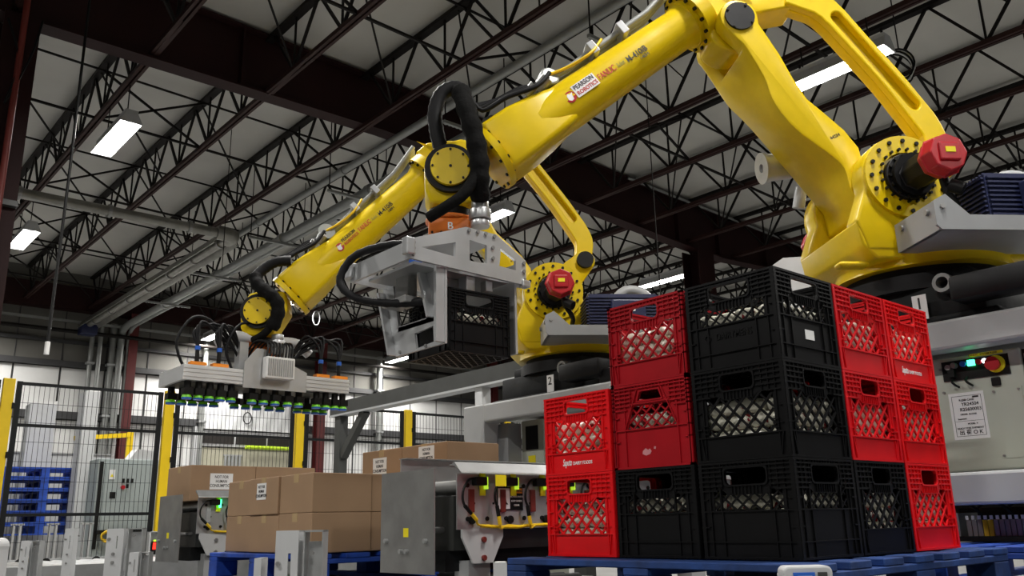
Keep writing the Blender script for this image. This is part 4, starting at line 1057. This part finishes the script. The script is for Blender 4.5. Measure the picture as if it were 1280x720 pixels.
for x, s_ in ((2.0, 1), (2.14, 1), (2.86, 1), (3.0, 1)):
    MB().box(x-.05, x+.05, sy0+.02, sy0+.07, sz+.10, sz+.12).build('orange_clamp', 'orange', t)
    st = MB().cyl((x, sy0+.06, sz+.12), (x, sy0+.06, sz+.22), .014, 8).build('fitting', 'black', t)
    MB().cyl((x, sy0+.06, sz+.2), (x, sy0+.06, sz+.225), .018, 8).build('blue_ring', 'suction_blue', st)
    for q in range(3):
        dx = (q-1)*.05
        tx = 2.38 if x < 2.5 else 2.62
        MB().tube(smoothpath([(x, sy0+.06, sz+.22), (x+dx*.4, sy0+.08, sz+.33+.03*q), (x*.6+tx*.4, sy0+.12, sz+.39-.03*q), (x*.25+tx*.75, sy0+.16, sz+.24), (tx, sy0+.18, sz+.1)], 4), .009, 6).build('air_hose', 'hose_black', st)
for x in (1.93, 2.25):
    MB().tube(smoothpath([(x, sy0+.1, sz+.1), (x-.05, sy0+.1, sz+.25), (x+.05, sy0+.12, sz+.42), (x+.2, sy0+.14, sz+.40), (x+.3, sy0+.15, sz+.22)], 4), .009, 6).build('air_hose', 'hose_black', t)

# ================================================================== robot platform
t = thing('robot_platform', 'grey steel beam platform carrying both robots', 'platform', (4.2, 2.5, FL))
def beamy(x0, x1, y0, y1, z0, z1, nm, m='grey_paint'):   # a beam or plate of the platform
    return MB().box(x0, x1, y0, y1, z0, z1).build(nm, m, t, bevel=.012, seg=2)
beamy(3.70, 3.82, -1.2, 4.72, .662, .785, 'upper_beam'); beamy(4.55, 4.67, -1.2, 4.72, .662, .785, 'upper_beam')
beamy(3.82, 4.55, .9, 2.6, .70, .784, 'deck_plate', 'bracket_grey'); beamy(3.82, 4.55, 3.4, 4.72, .70, .784, 'deck_plate', 'bracket_grey')
beamy(3.70, 3.82, -1.2, 1.62, .03, .158, 'lower_beam')
# end leg of the upper beam
MB().plate([(4.78, .785), (4.78, .56), (4.67, .42), (4.60, .42), (4.56, .662), (4.56, .785)], (3.695, 0, 0), (0,1,0), (0,0,1), (1,0,0), 0, .14).build('end_knee', 'grey_paint', t, bevel=.01)
MB().box(3.71, 3.83, 4.56, 4.69, FL, .44).build('leg', 'grey_paint', t, bevel=.01)
MB().box(3.86, 3.98, 4.50, 4.66, .40, .66).build('leg_gusset', 'bracket_grey', t)
MB().box(3.71, 3.83, -.4, -.28, FL, .03).build('leg', 'grey_paint', t, bevel=.01)
MB().box(4.56, 4.66, 4.5, 4.62, FL, .662).build('leg', 'dark_steel', t); MB().box(4.56, 4.66, -.4, -.28, FL, .662).build('leg', 'dark_steel', t)
MB().box(3.705, 3.825, .95, .98, .66, .79).build('splice_plate', 'bracket_grey', t)
MB().plate([(2.80, .785), (2.80, 1.50), (2.72, 1.53), (2.43, 1.475), (2.42, 1.34), (2.15, 1.26), (2.15, .785)], (4.58, 0, 0), (0,1,0), (0,0,1), (1,0,0), 0, .01).build('guard_panel', 'grey_light', t)
# dark beam frame behind
t = thing('steel_frame', 'dark grey steel beam with knee brace behind the second robot', 'frame', (4.9, 6, FL))
MB().box(4.84, 4.96, 1.5, 8.72, 1.21, 1.35).build('beam', 'dark_steel', t)
MB().box(4.83, 4.97, 1.5, 8.72, 1.19, 1.21).build('bottom_flange', 'grey_paint', t)
MB().box(4.85, 4.95, 8.5, 8.62, FL, 1.2).build('post', 'dark_steel', t)
MB().bar((4.9, 8.5, .75), (4.9, 8.05, 1.2), .08).build('knee_brace', 'dark_steel', t)
MB().box(4.85, 4.95, 6.0, 6.10, .8, 1.2).build('hanger_plate', 'grey_light', t)

# ================================================================== control cabinet on the aisle side of the platform
t = thing('control_cabinet', 'pale grey-green robot control cabinet with black switch panel', 'cabinet', (4.05, 1.42, .18))
fx = 3.84; k = fx/3.78
Yk = lambda y: y*k; Zk = lambda z: z*k
MB().box(fx, fx+.5, 1.26, 1.95, .165, .648).build('housing', 'cabinet_cream', t, bevel=.008)
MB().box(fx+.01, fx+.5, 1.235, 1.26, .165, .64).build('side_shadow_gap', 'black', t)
pn = MB().box(fx-.006, fx, Yk(1.288), Yk(1.552), Zk(.537), Zk(.62)).build('switch_panel', 'black', t)
for y, m_, r in ((1.43, 'led_green', .013), (1.376, 'led_white', .010), (1.463, 'suction_blue', .012), (1.401, 'motor_red', .011)):
    if m_ == 'led_green': MB().box(fx-.016, fx-.006, Yk(y)-.014, Yk(y)+.014, Zk(.601)-.012, Zk(.601)+.012).build('green_lamp', m_, pn)
    else: MB().cyl((fx-.016, Yk(y), Zk(.601)), (fx-.006, Yk(y), Zk(.601)), r, 14).build('lamp_button', m_, pn)
MB().ring((fx-.012, Yk(1.336), Zk(.583)), (fx-.006, Yk(1.336), Zk(.583)), .036, .012, 24).build('stop_ring', 'label_yellow', pn)
MB().cyl((fx-.040, Yk(1.341), Zk(.583)), (fx-.006, Yk(1.341), Zk(.583)), .025, 20).build('stop_button', 'motor_red', pn, bevel=.004)
for y, z in ((1.52, .592), (1.497, .598)): MB().cyl((fx-.03, Yk(y), Zk(z)), (fx-.006, Yk(y), Zk(z)), .012, 12).build('key_switch', 'steel', pn)
MB().box(fx-.03, fx-.006, Yk(1.497), Yk(1.523), Zk(.55), Zk(.582)).build('rotary_switch', 'black', pn)
for y in (1.51, 1.455): MB().tube(smoothpath([(fx-.006, Yk(y), Zk(.545)), (fx-.03, Yk(y), Zk(.53)), (fx-.03, Yk(y)-.012, Zk(.515)), (fx-.006, Yk(y)-.016, Zk(.508))]), .005, 6).build('wire', 'black', pn)
MB().box(fx-.003, fx, Yk(1.305), Yk(1.435), Zk(.626), Zk(.638)).build('nameplate', 'label_yellow', t)
text('lettering', 'FANUC', .012, (fx-.0035, Yk(1.42), Zk(.632)), *LX, 'ink_red', t); text('lettering', 'SYSTEM R-J3iB', .011, (fx-.0035, Yk(1.36), Zk(.632)), *LX, 'ink', t)
MB().box(fx-.012, fx, Yk(1.33), Yk(1.365), Zk(.495), Zk(.53)).build('socket', 'black', t, bevel=.004)
dr = MB().box(fx-.004, fx, 1.28, Yk(1.36), .21, Zk(.485)).build('access_door', 'cabinet_cream', t)
mb = MB()
for y, z in ((1.29, .22), (1.385, .22), (1.29, .48), (1.385, .48)): mb.cyl((fx-.01, y, z), (fx-.004, y, z), .005, 8)
for y, z in ((Yk(1.56), .5), (Yk(1.56), .6)): mb.cyl((fx-.006, y, z), (fx, y, z), .006, 8)
mb.build('screw', 'steel', dr)
MB().box(fx-.004, fx+.02, 1.235, 1.25, .56, .62).build('hinge', 'steel', t)
dc = MB().box(fx-.002, fx, Yk(1.405), Yk(1.545), Zk(.292), Zk(.484)).build('document', 'paper', t)
yc = Yk(1.475); zc = Zk(.388)
mb = MB()
for (a, b, c, d_) in ((-.060, .060, .083, .0845), (-.060, .060, -.0845, -.083), (-.060, -.0585, -.0845, .0845), (.0585, .060, -.0845, .0845), (-.058, .058, -.022, -.021)):
    mb.box(fx-.0028, fx-.002, yc+a, yc+b, zc+c, zc+d_)
mb.build('document_frame', 'ink', dc)
for tx, sz_, dy, dz in (('R-J3iB CASE', .012, .0, .066), ('YR24504', .019, -.012, .048), ('R25600003', .019, -.012, .026), ('ORDER  M-410iB', .009, .0, .006), ('Inspected', .009, .028, -.012), ('MODEL  R', .009, -.012, -.034), ('READY FOR SHIPMENT', .0105, 0, -.052), ('\u51fa \u8377 O K', .022, 0, -.070)):
    text('lettering', tx, sz_, (fx-.003, yc+dy, zc+dz), *LX, 'ink', dc)
MB().box(fx-.0028, fx-.002, yc-.05, yc-.025, zc+.073, zc+.080).build('black_box', 'ink', dc)
# terminal shelf below the cabinet
t = thing('terminal_rack', 'open terminal block shelf under the cabinet, yellow module in it', 'terminal rack', (4.0, 1.5, -.12))
MB().box(3.87, 4.25, .9, 1.75, -.115, -.095).box(4.2, 4.25, .9, 1.75, -.095, .02).build('shelf', 'black', t)
for i in range(14):
    y = 1.60-i*.0215
    MB().box(3.90, 4.0, y-.018, y, -.094, -.03).build('terminal_block', 'steel' if i not in (3, 4) else 'cable_yellow', t)
for i in range(12): MB().box(3.895, 3.90, 1.60-i*.024, 1.588-i*.024, -.028, -.012).build('terminal_tag', 'paper', t)
MB().box(3.9, 4.1, 1.63, 1.73, -.094, .0).build('power_supply', 'galvanised', t)
MB().box(3.9, 4.1, 1.14, 1.28, -.094, .0).build('drive_unit', 'grey_light', t)
MB().box(3.89, 3.9, 1.20, 1.25, -.07, -.045).build('blue_plug', 'suction_blue', t)
for k in range(4): MB().tube(smoothpath([(3.93, 1.68-.12*k, .02), (3.9, 1.62-.12*k, .045), (3.9, 1.56-.12*k, .02), (3.92, 1.53-.12*k, -.03)]), .008, 6).build('cable', 'black', t)

# far control box by robot 2
t = thing('control_cabinet', 'slim pale cabinet with dark screen under the platform of the second robot', 'cabinet', (4.05, 4.4, FL))
MB().box(4.0, 4.2, 4.30, 4.52, FL, .68).build('housing', 'cabinet_cream', t, bevel=.006)
MB().box(3.994, 4.0, 4.35, 4.47, .48, .64).build('screen', 'black', t)
MB().box(3.996, 4.0, 4.38, 4.45, .34, .44).build('notice', 'label_yellow', t)
MB().tube([(3.99, 4.44, .32), (3.97, 4.44, .28), (3.99, 4.42, .24)], .01, 6).build('latch', 'black', t)

# ================================================================== fence
FY = 10.1
fxs = [-1.42, .23, 1.88, 3.53, 5.18, 6.83, 8.65, 10.4, 12.2]
names = ['first', 'second', 'third', 'fourth', 'fifth', 'sixth', 'seventh', 'eighth', 'ninth']
fp_lab = {1: 'yellow fence post before the dark column', 2: 'yellow fence post by the hanging cord, beside the blue pallet stack', 3: 'yellow fence post between grey cabinet and green-lit conveyor', 4: 'yellow fence post under the suction gripper', 5: 'yellow fence post above the third-layer cases', 6: 'yellow fence post beside the slim pale cabinet'}
for i, x in enumerate(fxs):
    t = thing('fence_post', fp_lab.get(i, 'yellow fence post beyond the cell, %s of the line' % names[i]), 'post', (x, FY, FL), 0, 'yellow posts of the mesh fence')
    MB().box(x-.055, x+.055, FY-.03, FY+.03, FL, 1.56).build('tube', 'safety_yellow', t, bevel=.004)
    MB().box(x-.07, x+.07, FY-.08, FY+.08, FL, FL+.012).build('foot', 'safety_yellow', t)
    for z in (.1, .75, 1.25): MB().box(x+.045, x+.073, FY-.045, FY-.01, z, z+.06).build('bracket', 'black', t)
fn_lab = ['black mesh fence panel out beyond the dark column', 'black mesh fence panel beside the dark column', 'black mesh fence panel in front of the blue pallets and grey cabinet', 'black mesh fence panel in front of the dock door', 'black mesh fence panel over the brown cases', 'black mesh fence panel behind the platform knee', 'black mesh fence panel behind the slim pale cabinet', 'black mesh fence panel behind the crates']
vw = MB(); Lp = 1.65-.2
for k in range(31): vw.box(-Lp/2+k*Lp/30-.002, -Lp/2+k*Lp/30+.002, -.002, .002, 0, 2.0)
for k in range(11): vw.box(-Lp/2, Lp/2, -.006, -.002, .2*k-.002, .2*k+.002)
mesh_me = vw.mesh('wire_mesh', 'fence_black')
for i in range(8):
    a, b = fxs[i]+.10, fxs[i+1]-.10
    t = thing('safety_fence', fn_lab[i], 'fence', ((a+b)/2, FY, -.48), 0, 'mesh panels of the safety fence')
    m_ = link('wire_mesh', mesh_me, t, 'stuff'); m_.scale = ((b-a)/Lp, 1, 1)
    for x in (a, b): MB().box(x-.025, x+.025, FY-.015, FY+.015, -.5, 1.54).build('upright', 'fence_black', t)
    for z in (1.52, 1.09, .19, -.48): MB().box(a, b, FY-.012, FY+.012, z-.016, z+.016).build('rail', 'fence_black', t)

# ================================================================== behind the fence
for k in range(6):
    pallet(2.52, 3.60, 13.3, 14.2, .88-.15*k, 'blue pallet behind the fence, %s in its stack counting from the top' % names[k], 'pallet_blue', 'x', 'pallets stacked behind the fence', True)
for k, (xa, xb, y, zt, lab_) in enumerate(((3.00, 3.36, 14.4, 1.88, 'tall grey dispenser mast rising behind the blue pallets'), (3.28, 3.46, 12.6, 1.86, 'tall slim grey mast with bright cap beside the electrical cabinet'))):
    t = thing('machine_mast', lab_, 'machine', ((xa+xb)/2, y, FL))
    MB().box(xa, xb, y, y+.3, FL, zt).build('mast', 'grey_light', t)
    MB().plate([(xa, zt), (xb, zt), (xb, zt+.06)], (0, y, 0), (1,0,0), (0,0,1), (0,1,0), 0, .3).build('cap', 'white_plastic', t)
t = thing('machine_housing', 'low grey machine housing behind the blue pallets', 'machine', (3, 14.8, FL)); MB().box(2.4, 4.3, 14.75, 15.3, FL, 1.18).build('housing', 'grey_light', t); MB().box(2.38, 4.32, 14.72, 15.32, 1.18, 1.2).build('lid', 'galvanised', t)
t = thing('electrical_cabinet', 'large grey-green electrical cabinet behind the mesh fence', 'cabinet', (3.75, 12.2, FL))
MB().box(3.36, 4.30, 12.0, 12.4, FL, .92).build('housing', 'cabinet_grey', t, bevel=.01)
MB().box(3.46, 4.28, 11.985, 12.0, FL+.35, .86).build('door', 'cabinet_grey', t)
MB().box(3.38, 3.42, 11.97, 12.0, -.2, .88).build('hinge_strip', 'black', t)
for i, x in enumerate((3.68, 3.735, 3.79)): MB().box(x-.015, x+.015, 11.97, 11.985, .62, .67).build('switch', 'black', t)
MB().cyl((3.68, 11.95, .56), (3.68, 11.985, .56), .025, 14).build('stop_button', 'motor_red', t)
MB().box(3.72, 3.75, 11.97, 11.985, .55, .60).build('switch', 'black', t)
MB().box(3.50, 3.57, 11.98, 11.985, .66, .78).build('notice', 'paper', t); MB().plate([(3.515, .69), (3.555, .69), (3.535, .73)], (0, 11.98, 0), (1,0,0), (0,0,1), (0,-1,0), 0, .002).build('warning_sign', 'label_yellow', t)
MB().box(3.53, 3.60, 11.98, 11.985, .42, .50).build('keypad', 'black', t)
MB().box(3.40, 4.0, 11.9, 12.0, -.02, .03).build('ledge', 'black', t)
mb = MB()
for k in range(3): mb.tube([(3.53+(.07+.01*k)*math.cos(a*PI/6), 11.9-.02*k, -.05+(.05+.01*k)*math.sin(a*PI/6)) for a in range(13)], .012, 6, caps=False)
mb.build('cable_coil', 'cable_yellow', t)
MB().plate([(3.75, .92), (4.1, .92), (4.05, 1.04), (3.85, 1.06)], (0, 12.05, 0), (1,0,0), (0,0,1), (0,1,0), 0, .25).build('duct', 'grey_light', t)
for x, y, zt, lab_ in ((3.49, 15.6, 1.57, 'short yellow guard post behind the pallet masts'), (4.1, 13.2, 1.40, 'yellow guard frame post past the electrical cabinet')):
    t = thing('guard_post', lab_, 'post', (x, y, FL)); MB().box(x-.04, x+.04, y, y+.05, FL, zt).build('tube', 'safety_yellow', t)
    if x > 4: MB().bar((x, y+.02, zt-.04), (x-.75, y+.02, zt-.12), .06).build('bar', 'safety_yellow', t)

# ================================================================== pallet roller conveyors in the aisle
t = thing('roller_conveyor', 'low silver roller conveyor along the bottom by the fence', 'conveyor', (2.2, 7.5, FL))
for y in (6.55, 8.35):
    mb = MB().box(.2, 5.2, y, y+.07, -.40, -.205)
    mb.build('side_rail', 'galvanised', t)
mb = MB()
for k in range(24): mb.cyl((.4+k*.2, 8.345, -.235), (.4+k*.2, 8.352, -.235), .038, 12)
mb.build('rail_hole', 'black', t)
for k in range(44):
    x = .3+k*.11; MB().cyl((x, 6.63, -.255), (x, 8.34, -.255), .04, 12).build('roller', 'galvanised', t)
for x in (.6, 4.8):
    for y in (6.56, 8.36): MB().box(x, x+.08, y, y+.06, FL, -.4).build('leg', 'grey_paint', t)
for ya_, yb_, lb in ((.9, 2.58, 'low silver roller conveyor under the crate pallet'), (3.45, 5.2, 'low silver roller conveyor under the box pallet')):
    t = thing('roller_conveyor', lb, 'conveyor', (2.7, (ya_+yb_)/2, FL))
    MB().box(1.93, 1.98, ya_, yb_, -.45, -.285).build('side_rail', 'galvanised', t)
    MB().box(3.5, 3.55, ya_, yb_, -.45, -.285).build('side_rail', 'galvanised', t)
    for k in range(int((yb_-ya_)/.118)):
        y = ya_+.06+k*.118; MB().cyl((1.99, y, -.305), (3.49, y, -.305), .04, 12).build('roller', 'dark_steel', t)
    for x in (2.0, 3.4):
        for y in (ya_+.1, yb_-.2): MB().box(x, x+.07, y, y+.07, FL, -.35).build('leg', 'grey_paint', t)

def bracket(px, py, wd, zt, zb, label, ang=0., two=True):
    t = thing('guide_bracket', label, 'bracket', (px, py, zb), ang, 'grey sensor brackets on the conveyors', world=False)
    H = zt-zb; w2 = wd/2
    mb = MB().plate([(-w2, 0), (-w2+.48*wd, 0), (-w2+.48*wd, H), (-w2, H)], (0,0,0), (1,0,0), (0,0,1), (0,1,0), -.002, .004, [[(-.20*wd-.004, H*.62), (-.20*wd+.004, H*.62), (-.20*wd+.004, H*.86), (-.20*wd-.004, H*.86)]])
    mb.box(-w2, -w2+.004, .0, .06, 0, H); mb.box(-w2+.44*wd, -w2+.48*wd, .0, .06, 0, H); mb.box(-w2, -w2+.48*wd, 0, .06, H-.004, H)
    mb.build('channel', 'grey_light', t)
    if two:
        mb = MB().box(w2-.42*wd, w2-.39*wd, .0, .06, 0, H); mb.box(w2-.03*wd, w2, 0, .06, 0, H); mb.box(w2-.42*wd, w2, 0, .06, H-.005, H); mb.box(w2-.36*wd, w2-.08*wd, .03, .035, 0, H*.93)
        mb.build('channel', 'galvanised', t)
        MB().box(w2-.50*wd, w2-.42*wd, .02, .03, H*.2, H*.62).build('reflector', 'copper_red' if 0 else 'grey_light', t)
    b = MB()
    for a, z in ((-.27, .52), (-.27, .36), (.28, .86), (-.42, .8)): b.cyl((a*wd, -.012, z*H), (a*wd, -.002, z*H), .045*wd, 10)
    b.build('bolt', 'steel', t)
    return t
VR = R(-41)     # faces the aisle
bracket(1.132, 2.178, .126, -.006, -.42, 'large grey sensor bracket in front of the near corner cases', VR)
bracket(1.068, 2.262, .04, -.075, -.42, 'narrow grey bracket standing against the large sensor bracket', VR, False)
bracket(1.862, 5.932, .225, .022, -.30, 'grey double sensor bracket before the electrical cabinet', VR)
bracket(1.62, 6.14, .12, .030, -.30, 'tall single grey bracket in front of the machine mast', VR, False)
bracket(1.42, 6.345, .12, -.04, -.30, 'small grey bracket in front of the blue pallet stack', VR)
bracket(1.86, 5.62, .12, -.12, -.42, 'low grey bracket under the double sensor bracket', VR)
bracket(1.565, 1.838, .075, -.100, -.42, 'grey bracket at the conveyor end of the crate pallet', VR, False)
for k, x in enumerate((2.44, 2.82, 3.2)):
    t = thing('pallet_stop', 'grey stop fork under the blue pallet stack, %s from the column' % names[k], 'stop', (x, 11.6, FL)); mb = MB().box(x-.07, x+.07, 11.6, 11.64, .10, .12)
    for dx in (-.045, .025): mb.box(x+dx, x+dx+.02, 11.6, 11.65, FL, .11)
    mb.build('fork', 'grey_light', t)
# light curtain / sensor box by the fence post
t = thing('sensor_box', 'clear sensor box with a red stack light beside the fence post', 'sensor', (2.95, 8.5, FL))
x, y = 2.93, 8.45
MB().box(x-.055, x-.045, y, y+.08, -.28, .0).box(x+.045, x+.055, y, y+.08, -.28, .0).box(x-.055, x+.055, y, y+.08, -.005, .0).box(x-.055, x+.055, y+.07, y+.08, -.28, 0).build('guard', 'grey_light', t)
MB().box(x-.018, x+.018, y+.02, y+.05, -.22, -.09).build('reader', 'black', t)
MB().box(x-.03, x+.03, y+.03, y+.07, FL, -.28).build('post', 'grey_paint', t)
MB().box(x-.012, x+.012, y+.015, y+.02, -.16, -.10).build('red_light', 'led_red', t)
MB().box(x-.012, x+.012, y+.015, y+.02, -.09, -.075).build('yellow_light', 'led_lime', t)
# rounded light grey cover at the frame edge
t = thing('conveyor_cover', 'smooth light grey rounded cover at the aisle edge', 'cover', (.48, 2.78, -.4))
MB().plate([(-.08, -.4), (.06, -.4), (.06, -.04)]+arc(.04, -.03, .022, 0, 90, 5)+[(-.08, -.008)], (.466, 2.765, 0), (.76, -.65, 0), (0,0,1), (.65, .76, 0), 0, .10).build('cover', 'grey_light', t, bevel=.006)
t = thing('conveyor_guard', 'white curved guard sheet low over the roller conveyor', 'guard', (1.3, 5.7, -.3))
MB().plate([(-.9, -.29), (-.5, -.268), (0, -.258), (.5, -.272), (.62, -.29), (.62, -.30), (-.9, -.30)], (1.3, 5.5, 0), (.76, -.65, 0), (0,0,1), (.65, .76, 0), 0, .25).build('sheet', 'rail_silver', t)
# small silver-framed sensor head in front of the pallet
t = thing('barcode_sensor', 'rounded silver sensor head with blue face before the crate pallet', 'sensor', (1.62, .98, -.2))
ux, uy = .733, -.68
MB().plate(arc(.036, -.106, .012, 0, 90, 4)+arc(-.036, -.106, .012, 90, 180, 4)+[(-.048, -.2), (.048, -.2)], (1.605, .973, 0), (ux, uy, 0), (0,0,1), (-uy, ux, 0), 0, .05).build('case', 'grey_light', t, bevel=.004)
MB().plate([(-.03, -.2), (.012, -.2), (.012, -.106), (-.03, -.106)], (1.605, .973, 0), (ux, uy, 0), (0,0,1), (-uy, ux, 0), -.003, 0).build('blue_face', 'suction_blue', t)
MB().plate([(-.022, -.2), (.006, -.2), (.006, -.112), (-.022, -.112)], (1.605, .973, 0), (ux, uy, 0), (0,0,1), (-uy, ux, 0), -.005, -.003).build('window', 'screen_grey', t)
MB().plate([(.018, -.2), (.036, -.2), (.036, -.106), (.018, -.106)], (1.605, .973, 0), (ux, uy, 0), (0,0,1), (-uy, ux, 0), -.003, 0).build('grey_face', 'dark_steel', t)

# ------------------------------------------------------------------ lift the hall so that its floor lies at z = 0
for o in list(C.objects):
    if o.parent is None and o.type in ('MESH', 'EMPTY'): o.location.z += GZ
